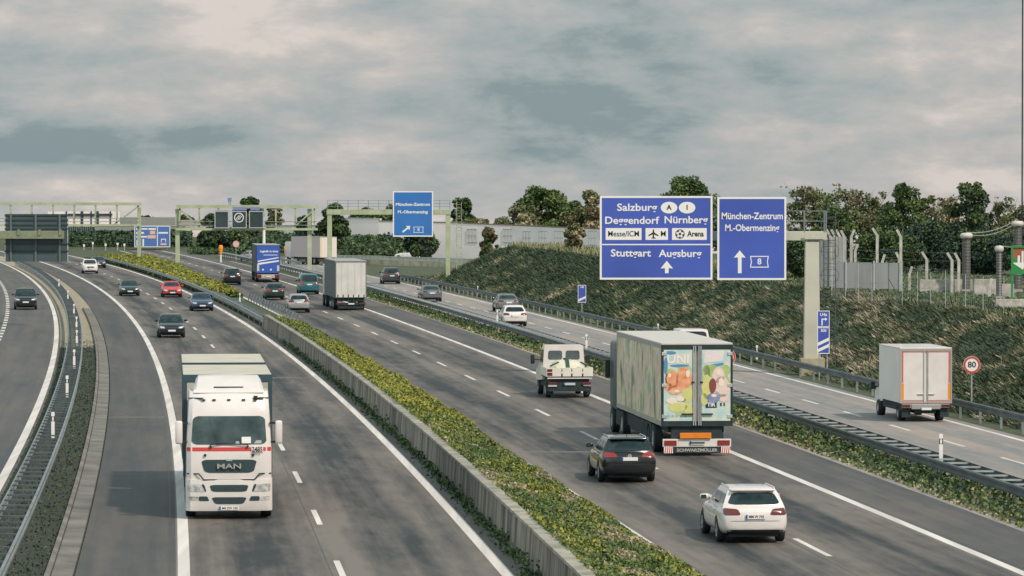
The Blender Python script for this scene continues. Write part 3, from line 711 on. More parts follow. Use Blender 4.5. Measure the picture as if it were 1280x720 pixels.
def beacon(stripes, top):
    def face(t, z):
        w_ = .31; mb = MB(); mb.box(-w_, w_, -.02, .02, z - 1.35, z - .02); p = mb.build('countdown_panel', BLUE, t)
        mb = MB()
        for a in ((-w_, w_, z - 1.35, z - 1.31), (-w_, w_, z - .06, z - .02), (-w_, -w_ + .035, z - 1.31, z - .06), (w_ - .035, w_, z - 1.31, z - .06)): mb.box(a[0], a[1], -.026, -.021, a[2], a[3])
        for i in range(stripes): zz = z - 1.27 + i * .32; mb.prism([(-w_ + .036, zz), (w_ - .036, zz + .26), (w_ - .036, zz + .42), (-w_ + .036, zz + .16)], 'y', -.026, -.021)
        mb.build('stripes', WHITE, p)
        text('300' if top else '100', .2, WHITE, p, (0, -.024, z - .19), bold=.02)
        if top:
            mb = MB(); mb.box(-w_, w_, -.02, .02, z, z + .82); p2 = mb.build('detour_panel', BLUE, t)
            mb = MB()
            for a in ((-w_, w_, z, z + .035), (-w_, w_, z + .785, z + .82), (-w_, -w_ + .03, z + .035, z + .785), (w_ - .03, w_, z + .035, z + .785)): mb.box(a[0], a[1], -.026, -.021, a[2], a[3])
            mb.box(-.1, -.04, -.026, -.021, z + .08, z + .36); mb.box(-.1, .08, -.026, -.021, z + .36, z + .42); mb.prism([(.08, z + .30), (.20, z + .39), (.08, z + .48)], 'y', -.026, -.021)
            mb.build('turn_arrow', WHITE, p2)
            text('U4a', .22, WHITE, p2, (0, -.024, z + .62), bold=.02)
    return face
post_sign('countdown_sign', 'blue U4a detour sign over a striped 300 m countdown panel by the gantry post', 'road sign', 15.65, 213., 2.62, beacon(2, True), (-.2, .2), 3.4)
post_sign('countdown_sign', 'small lone blue countdown sign with one white stripe at the bank', 'road sign', (727.5 - 640) * 318 / FPX, 318., 2.55, beacon(1, False), (0,), 2.5)
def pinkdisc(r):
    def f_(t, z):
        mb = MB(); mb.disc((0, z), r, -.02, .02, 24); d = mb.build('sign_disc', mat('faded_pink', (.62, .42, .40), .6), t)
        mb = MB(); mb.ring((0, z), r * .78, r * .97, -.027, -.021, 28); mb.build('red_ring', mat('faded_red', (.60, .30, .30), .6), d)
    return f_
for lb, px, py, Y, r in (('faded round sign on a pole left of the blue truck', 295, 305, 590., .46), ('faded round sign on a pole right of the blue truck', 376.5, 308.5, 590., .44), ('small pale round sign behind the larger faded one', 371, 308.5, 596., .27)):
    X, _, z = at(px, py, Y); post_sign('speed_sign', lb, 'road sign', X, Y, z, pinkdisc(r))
X, _, z = at(91, 303, 730)
def tri(t, z):
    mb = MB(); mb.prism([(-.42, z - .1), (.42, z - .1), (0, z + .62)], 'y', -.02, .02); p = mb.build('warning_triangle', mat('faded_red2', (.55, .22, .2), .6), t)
    mb = MB(); mb.prism([(-.26, z - .0), (.26, z - .0), (0, z + .44)], 'y', -.027, -.021); mb.build('white_face', WHITE, p)
    mb = MB(); mb.disc((0, z - .48), .30, -.02, .02, 20); mb.build('round_plate', mat('pale_blue_plate', (.30, .42, .50), .5), t)
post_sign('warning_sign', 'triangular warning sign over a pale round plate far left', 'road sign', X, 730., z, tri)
def orange_post(lb, px, py, Y):
    X, _, z = at(px, py, Y); t = thing('marker_post', lb, 'marker', (X, Y, 0)); mb = MB(); mb.lathe([(0, z + .75), (.24, z + .72), (.3, z + .5), (.3, z + .2), (.2, z - .2), (.2, z - .5), (0, z - .5)], n=14); mb.build('orange_head', ORL, t, smooth=40)
    mb = MB(); mb.tube((0, 0, gz(X, Y) - .1), (0, 0, z - .45), .12, .10, 10); mb.build('stem', WHITE, t)
orange_post('orange marker post left of the faded round sign', 276, 313, 588.); orange_post('orange marker post just right of the blue truck', 357.5, 314, 588.)
for i, (px, py, Y) in enumerate(((105, 311, 722), (116, 308, 724), (132, 310, 721), (147, 309, 720), (155.5, 310, 720))):
    X, _, z = at(px, py, Y); t = thing('marker_post', 'tiny pale roadside marker under the far wall at left', 'marker', (X, Y, 0), group='tiny markers under the far wall')
    mb = MB(); mb.tube((0, 0, gz(X, Y) - .1), (0, 0, z + .35), .09, n=8); mb.build('stem', STEELL, t)
    mb = MB(); mb.box(-.16, .16, -.1, .1, z + .35, z + .75, .02); mb.build('marker_head', WHITE, t)

# white delineator posts
def delineator(label, X, Y, zb, grp):
    t = thing('delineator_post', label, 'delineator', (X, Y, zb), group=grp)
    mb = MB(); mb.prism([(-.06, -.045), (.06, -.045), (0, .06)], 'z', 0, .62); mb.prism([(-.06, -.045), (.06, -.045), (0, .06)], 'z', .80, .95); mb.build('post', WHITE, t)
    mb = MB(); mb.prism([(-.062, -.047), (.062, -.047), (0, .062)], 'z', .621, .799); p = mb.build('black_band', BLACK, t)
    mb = MB(); mb.box(-.03, .03, -.056, -.049, .64, .78); mb.build('reflector', WHITE, p)
for Y in (152, 183, 214, 245, 276, 308, 352, 400): delineator('white marker post standing in the left double guard rail', EL(Y) - 12.3, Y, .5 if Y < 250 else .4, 'marker posts in the left guard rail')
for Y in (138, 188, 238, 288): delineator('white marker post standing in the middle double guard rail', ER(Y) + 4.75, Y, .5, 'marker posts in the middle guard rail')
for Y in (236, 276, 392): delineator('white marker post at the foot of the bank behind the single guard rail', ER(Y) + 14.0, Y, gz(ER(Y) + 14.0, Y), 'marker posts at the foot of the bank')
delineator('white marker post in the median gap near the blue car', EL(345) + 1.6, 345, .35, 'marker post in the median gap')
# ---------------------------------------------------------------- cars
PAINT = {}
def paint(name, rgb, rough=.3, metal=0.):
    if name not in PAINT: PAINT[name] = mat('paint_' + name, rgb, rough, metal, coat=.7, var=.05, scale=.7)
    return PAINT[name]
P_BASE = paint('white', (.68, .63, .605))
PLATE = mat('plate_white', (.72, .71, .68), .5)
EUBLUE = mat('plate_blue', (.02, .08, .40), .5)

def car_shape(p):
    """closed body with wheel arches cut out, and the cabin on top"""
    L, W, H, belt, hood = p['L'], p['W'], p['H'], p['belt'], p['hood']; hw = W / 2; rb = p['deck']; yf0 = p['yf0']
    gc = .20
    st = [(-L / 2, .80, .40, rb - .22), (-L / 2 + .05, .91, .30, rb - .09), (-L / 2 + .22, .975, .24, rb - .01), (-L / 2 + .55, .995, gc, rb), (-L * .22, 1.0, gc, lerp(rb, belt, .5)),
          (0, 1.0, gc, belt), (yf0 * .6, 1.0, gc, belt - .01), (yf0, .99, gc, belt - .03), (lerp(yf0, L / 2, .35), .975, gc, hood + .06), (L / 2 - .50, .955, .22, hood), (L / 2 - .22, .90, .24, hood - .06),
          (L / 2 - .06, .80, .28, hood - .14), (L / 2, .68, .36, hood - .24)]
    bm = bmesh.new(); rings = []
    for y, wf, zb, zt in st:
        w_ = hw * wf; h = zt - zb
        half = [(.0, zb), (w_ * .80, zb), (w_ * .95, zb + .10 * h), (w_, zb + .38 * h), (w_ * .995, zb + .62 * h), (w_ * .965, zb + .88 * h), (w_ * .86, zt), (w_ * .45, zt + .025), (0, zt + .03)]
        ring_ = half + [(-x, z) for x, z in half[-2:0:-1]]
        rings.append([bm.verts.new((x, y, z)) for x, z in ring_])
    k = len(rings[0])
    for a, b in zip(rings[:-1], rings[1:]):
        for j in range(k): bm.faces.new((a[j], a[(j + 1) % k], b[(j + 1) % k], b[j]))
    bm.faces.new(rings[0]); bm.faces.new(rings[-1][::-1])
    bmesh.ops.recalc_face_normals(bm, faces=bm.faces)
    me = bpy.data.meshes.new('lower'); bm.to_mesh(me); bm.free()
    o = bpy.data.objects.new('lower', me); COL.objects.link(o)
    s = o.modifiers.new('s', 'SUBSURF'); s.levels = 1; s.render_levels = 1
    cut = []
    for ya in (p['ar'], p['af']):
        for sx in (-1, 1):
            c = MB(); c.tube((sx * (hw - .26), ya, p['wr']), (sx * (hw + .3), ya, p['wr']), p['wr'] + .055, n=28); co = c.build('cut', TRIM); cut.append(co)
            b = o.modifiers.new('b', 'BOOLEAN'); b.operation = 'DIFFERENCE'; b.solver = 'EXACT'; b.object = co
    dg = bpy.context.evaluated_depsgraph_get(); dg.update(); me2 = bpy.data.meshes.new_from_object(o.evaluated_get(dg))
    for c in cut: bpy.data.objects.remove(c)
    bpy.data.objects.remove(o)
    # cabin
    bm = bmesh.new(); bm.from_mesh(me2); z0 = belt - .10
    wb, wr_ = hw * .925, hw * p.get('wr_', .70); lv = [0, .15, .4, .7, .9, 1.0]; rings = []
    def ringat(t, sx, dy, z):
        x = (wb - (wb - wr_) * t ** 1.25) * sx
        yf = lerp(yf0, p['yf1'], t) - dy; yr = lerp(p['yr0'], p['yr1'], t ** p.get('rexp', 1.3)) + dy
        pts = []
        for u in (-1, -.92, -.7, -.35, 0, .35, .7, .92, 1): pts.append((u * x, yf - .17 * abs(u) ** 3, z))
        for v in (.2, .4, .6, .8): pts.append((x, lerp(yf - .17, yr + .13, v), z))
        for u in (1, .92, .7, .35, 0, -.35, -.7, -.92, -1): pts.append((u * x, yr + .13 * abs(u) ** 3, z))
        for v in (.2, .4, .6, .8): pts.append((-x, lerp(yr + .13, yf - .17, v), z))
        return [bm.verts.new(q_) for q_ in pts]
    zr = H - .075
    for t in lv: rings.append(ringat(t, 1, 0, lerp(z0, zr, t)))
    rings.append(ringat(1, .965, .06, zr + .035)); rings.append(ringat(1, .86, .20, zr + .062)); rings.append(ringat(1, .5, .55, zr + .075))
    k = len(rings[0])
    for a, b in zip(rings[:-1], rings[1:]):
        for j in range(k): bm.faces.new((a[j], b[j], b[(j + 1) % k], a[(j + 1) % k]))
    bm.faces.new(rings[-1])
    bm.normal_update(); bmesh.ops.recalc_face_normals(bm, faces=bm.faces)
    me = bpy.data.meshes.new('body'); bm.to_mesh(me)
    bvh = BVHTree.FromBMesh(bm); bm.free(); bpy.data.meshes.remove(me2)
    me.polygons.foreach_set('use_smooth', [True] * len(me.polygons)); me.set_sharp_from_angle(angle=R(38))
    return me, bvh
def patch(bvh, corners, d, m, name, root, off=.008, nu=8, nv=6, thick=.03, rnd=.35):
    """panel laid over the body: corners are 4 (a, z) pairs, d the casting direction ('+y', '-y', '+x', '-x')"""
    sg_ = 1 if d[0] == '+' else -1; V = {}; vs = []; fs = []
    dr = Vector((0, sg_, 0)) if d[1] == 'y' else Vector((sg_, 0, 0))
    for i in range(nu + 1):
        for j in range(nv + 1):
            u, v = i / nu, j / nv
            a = lerp(lerp(corners[0][0], corners[1][0], u), lerp(corners[3][0], corners[2][0], u), v); z = lerp(lerp(corners[0][1], corners[1][1], u), lerp(corners[3][1], corners[2][1], u), v)
            if i in (0, nu) and j in (0, nv):
                u2 = abs(u - rnd / nu); v2 = abs(v - rnd / nv); u, v = u2, v2
                a = lerp(lerp(corners[0][0], corners[1][0], u), lerp(corners[3][0], corners[2][0], u), v); z = lerp(lerp(corners[0][1], corners[1][1], u), lerp(corners[3][1], corners[2][1], u), v)
            o = Vector((a, -9 * sg_, z)) if d[1] == 'y' else Vector((-9 * sg_, a, z))
            h = bvh.ray_cast(o, dr)
            if h[0] is None: continue
            nrm = h[1] if h[1].dot(dr) < 0 else -h[1]
            V[i, j] = len(vs); vs.append(h[0] + nrm * off)
    n0 = len(vs); vs += [v + dr * thick for v in vs]
    ed = {}
    for i in range(nu):
        for j in range(nv):
            c = [(i, j), (i + 1, j), (i + 1, j + 1), (i, j + 1)]
            if all(q_ in V for q_ in c):
                f = [V[q_] for q_ in c]; fs.append(f)
                for a, b in zip(f, f[1:] + f[:1]): ed[(a, b)] = ed.get((a, b), 0) + 1
    for (a, b) in list(ed):
        if (b, a) not in ed: fs.append([b, a, a + n0, b + n0])
    mb = MB(); mb.add(vs, fs); return mb.build(name, m, root, smooth=50)
def wheel_meshes(r, wd, spokes=5, hub=.62):
    a = MB(); a.lathe([(r * hub, -wd / 2), (r * .93, -wd / 2), (r, -wd / 2 + .025), (r, wd / 2 - .025), (r * .93, wd / 2), (r * hub, wd / 2), (r * hub, -wd / 2)], axis='x', n=28)
    t = a.build('wheel', RUB, smooth=50); b = MB()
    b.lathe([(r * hub * .9, wd / 2 - .03), (r * hub, wd / 2 - .005), (r * hub, wd / 2 - .05)], axis='x', n=24)
    for i in range(spokes):
        an = 2 * math.pi * i / spokes; b.beam((wd / 2 - .03, 0, 0), (wd / 2 - .03, math.cos(an) * r * hub, math.sin(an) * r * hub), .05 if spokes < 8 else .03, r * .22)
    b.lathe([(0, wd / 2 - .005), (r * .17, wd / 2 - .008), (r * .19, wd / 2 - .05)], axis='x', n=14)
    b.m(1); b.lathe([(0, wd / 2 - .07), (r * hub, wd / 2 - .07)], axis='x', n=20)
    q_ = b.build('rim', [RIM, TRIM], smooth=40); d = (t.data, q_.data); bpy.data.objects.remove(t); bpy.data.objects.remove(q_); return d
def add_wheel(md, root, x, y, r):
    t = link('wheel', md[0], root); t.location = (x, y, r); q_ = link('rim', md[1], t)
    if x < 0: t.rotation_euler = (0, 0, math.pi)
    return t
WM = {}
def plate(root, y, z, txt=None, w_=.52, h=.11, face=-1, m=None):
    mb = MB(); mb.box(-w_ / 2, w_ / 2, y - .012, y + .012, z - h / 2, z + h / 2); p = mb.build('number_plate', m or PLATE, root)
    mb = MB(); yy = (y - .0165, y - .0125) if face < 0 else (y + .0125, y + .0165); xx = (-w_ / 2, -w_ / 2 + .045) if face < 0 else (w_ / 2 - .045, w_ / 2)
    mb.box(xx[0], xx[1], yy[0], yy[1], z - h / 2, z + h / 2); mb.build('blue_strip', EUBLUE, p)
    if txt: text(txt, h * .85, BLACK, p, (.02 if face < 0 else -.02, y + face * .015, z), (R(90), 0, 0 if face < 0 else math.pi), width=w_ * .78, bold=.02)
    return p
TYPES = {
 'estate': dict(L=4.72, W=1.83, H=1.46, belt=.97, hood=.86, deck=.99, yf0=.92, yf1=.05, yr0=-2.20, yr1=-1.86, ar=-1.36, af=1.44, wr=.325, win3=True),
 'hatch':  dict(L=4.26, W=1.79, H=1.49, belt=.98, hood=.87, deck=1.00, yf0=.86, yf1=.02, yr0=-2.00, yr1=-1.62, ar=-1.24, af=1.34, wr=.32, win3=False),
 'sedan':  dict(L=4.65, W=1.82, H=1.44, belt=.95, hood=.84, deck=1.01, yf0=.95, yf1=.10, yr0=-1.72, yr1=-.92, ar=-1.36, af=1.42, wr=.325, win3=False, rexp=1.0),
 'suv':    dict(L=4.60, W=1.88, H=1.70, belt=1.10, hood=1.02, deck=1.12, yf0=.92, yf1=.15, yr0=-2.12, yr1=-1.78, ar=-1.30, af=1.38, wr=.36, win3=True, wr_=.74),
 'van':    dict(L=4.75, W=1.90, H=1.92, belt=1.15, hood=1.02, deck=1.16, yf0=1.45, yf1=.65, yr0=-2.32, yr1=-2.18, ar=-1.42, af=1.50, wr=.33, win3=True, wr_=.80),
}
PROTO = {}
def proto_shape(kind):
    if kind not in PROTO:
        p = TYPES[kind]; PROTO[kind] = car_shape(p)
    return PROTO[kind]
def car(kind, label, cat, X, Y, rz, pm, opts=None):
    o_ = opts or {}; p = TYPES[kind]; me, bvh = proto_shape(kind); hw = p['W'] / 2; L = p['L']; belt, H, hood = p['belt'], p['H'], p['hood']
    t = thing('car' if kind != 'van' else 'van', label, cat, (X, Y, 0), rz)
    bme = me.copy(); bme.name = 'body'; bme.materials.append(pm); b = link('body', bme, t)
    if o_.get('bevel_dark'): pass
    zr = H - .10; wb, wr_ = hw * .925, hw * p.get('wr_', .70); zw = belt + .035
    patch(bvh, [(-wb * .86, zw), (wb * .86, zw), (wr_ * .88, zr), (-wr_ * .88, zr)], '-y', GLASS, 'windscreen', t)
    rz0 = zw + o_.get('rw', .02); patch(bvh, [(-wb * .84, rz0), (wb * .84, rz0), (wr_ * .86, zr - .03), (-wr_ * .86, zr - .03)], '+y', o_.get('rglass', GLASS), 'rear_window', t)
    tt = lambda z: (z - (belt - .10)) / (H - .075 - (belt - .10))
    yF = lambda z: lerp(p['yf0'], p['yf1'], tt(z)) - .27; yR = lambda z: lerp(p['yr0'], p['yr1'], tt(z) ** 1.3) + .22
    zt = H - .16; yB = -.32; yC = -1.18 if p['win3'] else None
    for sx, d in ((1, '-x'), (-1, '+x')):
        patch(bvh, [(yB + .04, zw), (yF(zw), zw), (yF(zt), zt), (yB + .02, zt)], d, GLASS, 'front_side_window', t, thick=.02)
        if yC: 
            patch(bvh, [(yC + .04, zw + .01), (yB - .05, zw), (yB - .06, zt), (yC + .10, zt)], d, GLASS, 'rear_side_window', t, thick=.02)
            patch(bvh, [(yR(zw) + .04, zw + .03), (yC - .05, zw + .015), (yC + .02, zt), (yR(zt) + .03, zt - .02)], d, GLASS, 'quarter_window', t, thick=.02)
        else: patch(bvh, [(yR(zw) + .14, zw + .02), (yB - .05, zw), (yB - .06, zt), (yR(zt) + .10, zt)], d, GLASS, 'rear_side_window', t, thick=.02)
    # rear
    tz = o_.get('tz', p['deck'] - .13); th = o_.get('th', .15)
    for sx in (-1, 1):
        patch(bvh, [(sx * hw * .42, tz - th * .45), (sx * hw * .90, tz - th * .5), (sx * hw * .90, tz + th * .6), (sx * hw * .50, tz + th * .45)], '+y', o_.get('tail', TAIL), 'tail_lamp', t, off=.012)
    patch(bvh, [(-hw * .80, .26), (hw * .80, .26), (hw * .82, .38), (-hw * .82, .38)], '+y', TRIM, 'rear_bumper_insert', t, off=.012)
    h = bvh.ray_cast(Vector((0, -9, tz - .13)), Vector((0, 1, 0))); yb_ = h[0].y if h[0] else -L / 2
    plate(t, yb_ - .025, tz - .12, o_.get('plate'))
    if o_.get('seam', True): patch(bvh, [(-hw * .80, .60), (hw * .80, .60), (hw * .80, .612), (-hw * .80, .612)], '+y', TRIM, 'tailgate_seam', t, off=.004, nv=1, thick=.01)
    # front
    for sx in (-1, 1):
        patch(bvh, [(sx * hw * .48, hood - .26), (sx * hw * .80, hood - .24), (sx * hw * .87, hood - .12), (sx * hw * .52, hood - .16)], '-y', LAMP, 'headlamp', t, off=.012)
    patch(bvh, [(-hw * .42, hood - .33), (hw * .42, hood - .33), (hw * .46, hood - .17), (-hw * .46, hood - .17)], '-y', TRIM, 'grille', t, off=.01)
    patch(bvh, [(-hw * .62, .28), (hw * .62, .28), (hw * .66, .40), (-hw * .66, .40)], '-y', TRIM, 'air_intake', t, off=.01)
    h = bvh.ray_cast(Vector((0, 9, hood - .40)), Vector((0, -1, 0))); plate(t, (h[0].y if h[0] else L / 2) + .025, hood - .40, None, face=1)
    # mirrors, wheels, underbody
    for sx in (-1, 1):
        mb = MB(); x0 = sx * (hw - .06); ym = p['yf0'] - .42
        mb.box(min(x0, x0 + sx * .24), max(x0, x0 + sx * .24), ym - .07, ym + .07, belt + .03, belt + .17, .045); mr = mb.build('mirror', pm if not o_.get('dark_mirror') else TRIM, t, smooth=60)
        mb = MB(); mb.box(x0 + sx * .14 - .075, x0 + sx * .14 + .075, ym - .079, ym - .0725, belt + .05, belt + .15); mb.build('mirror_glass', GLASS, mr)
        mb = MB()
        for yh in ((-.22, .0), (-1.1, -.9)): mb.box(sx * (hw * .985) - .025, sx * (hw * .985) + .025, yh[0], yh[1], belt - .14, belt - .11, .008)
        mb.build('door_handle', pm, t)
    key = (p['wr'], kind == 'van')
    if key not in WM: WM[key] = wheel_meshes(p['wr'], .21)
    for x in (-1, 1):
        for y in (p['ar'], p['af']): add_wheel(WM[key], t, x * (hw - .115), y, p['wr'])
    mb = MB(); mb.box(-hw + .27, hw - .27, -L / 2 + .25, L / 2 - .3, .17, .55); mb.build('underbody', CHAS, t)
    if o_.get('rails'):
        for sx in (-1, 1):
            mb = MB(); yy = np.linspace(p['yr1'] + .15, p['yf1'] - .25, 7); pts = []
            for y_ in yy:
                h = bvh.ray_cast(Vector((sx * wr_ * .93, y_, 4)), Vector((0, 0, -1))); pts.append((sx * wr_ * .93, y_, h[0].z + .035))
            for a, c in zip(pts[:-1], pts[1:]): mb.tube(a, c, .018, n=6)
            mb.tube(pts[0], (pts[0][0], pts[0][1] - .08, pts[0][2] - .05), .018, n=6); mb.tube(pts[-1], (pts[-1][0], pts[-1][1] + .08, pts[-1][2] - .06), .018, n=6)
            mb.build('roof_rail', o_.get('railm', STEELL), t)
    if o_.get('spoiler'):
        mb = MB(); mb.box(-wr_ * .92, wr_ * .92, p['yr1'] - .10, p['yr1'] + .22, H - .085, H - .04, .015); mb.build('roof_spoiler', pm, t, smooth=60)
    if o_.get('antenna'):
        mb = MB(); mb.tube((0, p['yr1'] + .35, H - .02), (0, p['yr1'] + .22, H + .10), .012, .006, 6); mb.build('antenna', TRIM, t)
    if o_.get('badge'):
        z = o_['badge']; h = bvh.ray_cast(Vector((0, -9, z)), Vector((0, 1, 0))); y_ = h[0].y
        mb = MB(); mb.ring((0, z), .045, .06, y_ - .03, y_ - .008, 20)
        for sx in (-1, 1):
            mb.beam((sx * .035, y_ - .02, z + .035), (sx * .012, y_ - .02, z + .004), .012, .012); mb.beam((sx * .012, y_ - .02, z + .004), (0, y_ - .02, z + .02), .010, .012)
            mb.beam((sx * .042, y_ - .02, z + .012), (sx * .02, y_ - .02, z - .04), .012, .012); mb.beam((sx * .02, y_ - .02, z - .04), (0, y_ - .02, z - .008), .010, .012)
        mb.build('badge', LAMP, t)
    return t
OUT, IN = 0., math.pi
def on(f, off, Y, back=0.): return dict(X=f(Y) + off, Y=Y, rz=head(f, Y) + back)
def onR(x, Y): return dict(X=x, Y=Y, rz=head(ER, Y))
def onL(x, Y): return dict(X=x, Y=Y, rz=head(EL, Y) + math.pi)
BLK = paint('black', (.006, .010, .012), .22); WHT = P_BASE; BLU = paint('blue', (.030, .060, .13), .3); REDP = paint('red', (.50, .035, .035), .35)
GRN = paint('dark_green', (.012, .035, .033), .25); SIL = paint('silver', (.42, .42, .41), .3, .5); TEAL = paint('teal', (.012, .12, .14), .35); GRY = paint('grey', (.16, .18, .19), .3, .4)
DGR = paint('dark_grey', (.035, .048, .052), .3, .2); BSIL = paint('blue_silver', (.20, .27, .36), .3, .4)
# outbound
car('estate', 'white estate car nearest the camera at bottom right', 'car', **onR(6.22, 114.3), pm=WHT, opts=dict(rails=True, railm=WHP, plate='MM W 742', tail=TAILD, spoiler=True, tz=.84, th=.16))
car('estate', 'black estate car with bright roof rails driving behind the fruit trailer', 'car', **onR(3.55, 138.), pm=BLK, opts=dict(rails=True, spoiler=True, antenna=True, badge=.87, tz=.90, th=.15))
car('hatch', 'silver grey estate car with red lamps left of the grey curtain trailer', 'car', **onR(-17.0, 336), pm=SIL, opts=dict(tz=.93, th=.22, tail=TAILD))
car('van', 'teal van in front of the grey curtain trailer', 'van', **onR(-19.2, 398.5), pm=TEAL, opts=dict(tz=1.05, th=.25))
car('hatch', 'dark green car with red lamps just behind the blue trailer', 'car', **onR(-21.2, 377), pm=GRN, opts=dict(tz=.92, th=.2))
car('suv', 'black car left of the blue trailer in the fast lane', 'car', **onR(-29.2, 441), pm=BLK)
# ramp
car('hatch', 'white hatchback on the ramp with dark rear window', 'car', **onR(0.0, 301), pm=WHT, opts=dict(tail=TAILD))
car('sedan', 'silver grey saloon with dark tail just ahead of the white hatchback', 'car', **onR(-.5, 338), pm=paint('pewter', (.24, .24, .24), .3, .5), opts=dict(tail=TAILD))
car('sedan', 'silver and dark saloon on the ramp left of the green portal gantry post', 'car', **onR(-7.2, 371), pm=GRY, opts=dict(tail=TAILD))
car('suv', 'dark car farthest along the ramp', 'car', **onR(-12.8, 445), pm=DGR)
# oncoming
car('hatch', 'black hatchback oncoming, first car behind the white truck', 'car', **onL(-22.3, 277), pm=BLK)
car('sedan', 'blue saloon oncoming beside the median rail', 'car', **onL(-25.0, 341), pm=BLU)
car('sedan', 'bright red saloon oncoming', 'car', **onL(-31.1, 387), pm=REDP)
car('sedan', 'dark green saloon oncoming, left of the red car', 'car', **onL(-35.4, 392), pm=GRN)
car('suv', 'white off-road car oncoming at the far end of the lanes', 'car', **onL(-50.3, 505), pm=WHT)
car('sedan', 'dark saloon oncoming half hidden behind the white off-road car', 'car', **onL(-53.2, 545), pm=DGR)
car('suv', 'black off-road car on the slip road at the far left', 'car', **dict(X=-39.6, Y=345, rz=head(EL, 345) + math.pi), pm=BLK)
# far
X, _, _ = at(512, 0, 612); car('hatch', 'pale car crossing behind on the far road', 'car', X, 612., R(64), WHT)
X, _, _ = at(304, 0, 585); car('hatch', 'small silver car beyond the rail left of the blue truck', 'car', X, 600., R(25), SIL)
X, _, _ = at(380, 0, 560); car('hatch', 'small silver car beyond the rail behind the lattice gantry post', 'car', X, 572., R(30), SIL)

# ---------------------------------------------------------------- trucks
def tw(r=.5, wd=.3):
    if (r, wd) not in WM: WM[r, wd] = wheel_meshes(r, wd, 10, .58)
    return WM[r, wd]
def tquad(root, name, m, pts, y, dy, rounded=0.):
    """flat face piece: polygon in x,z extruded from y to y+dy"""
    mb = MB(); mb.prism(pts, 'y', y, y + dy); return mb.build(name, m, root)
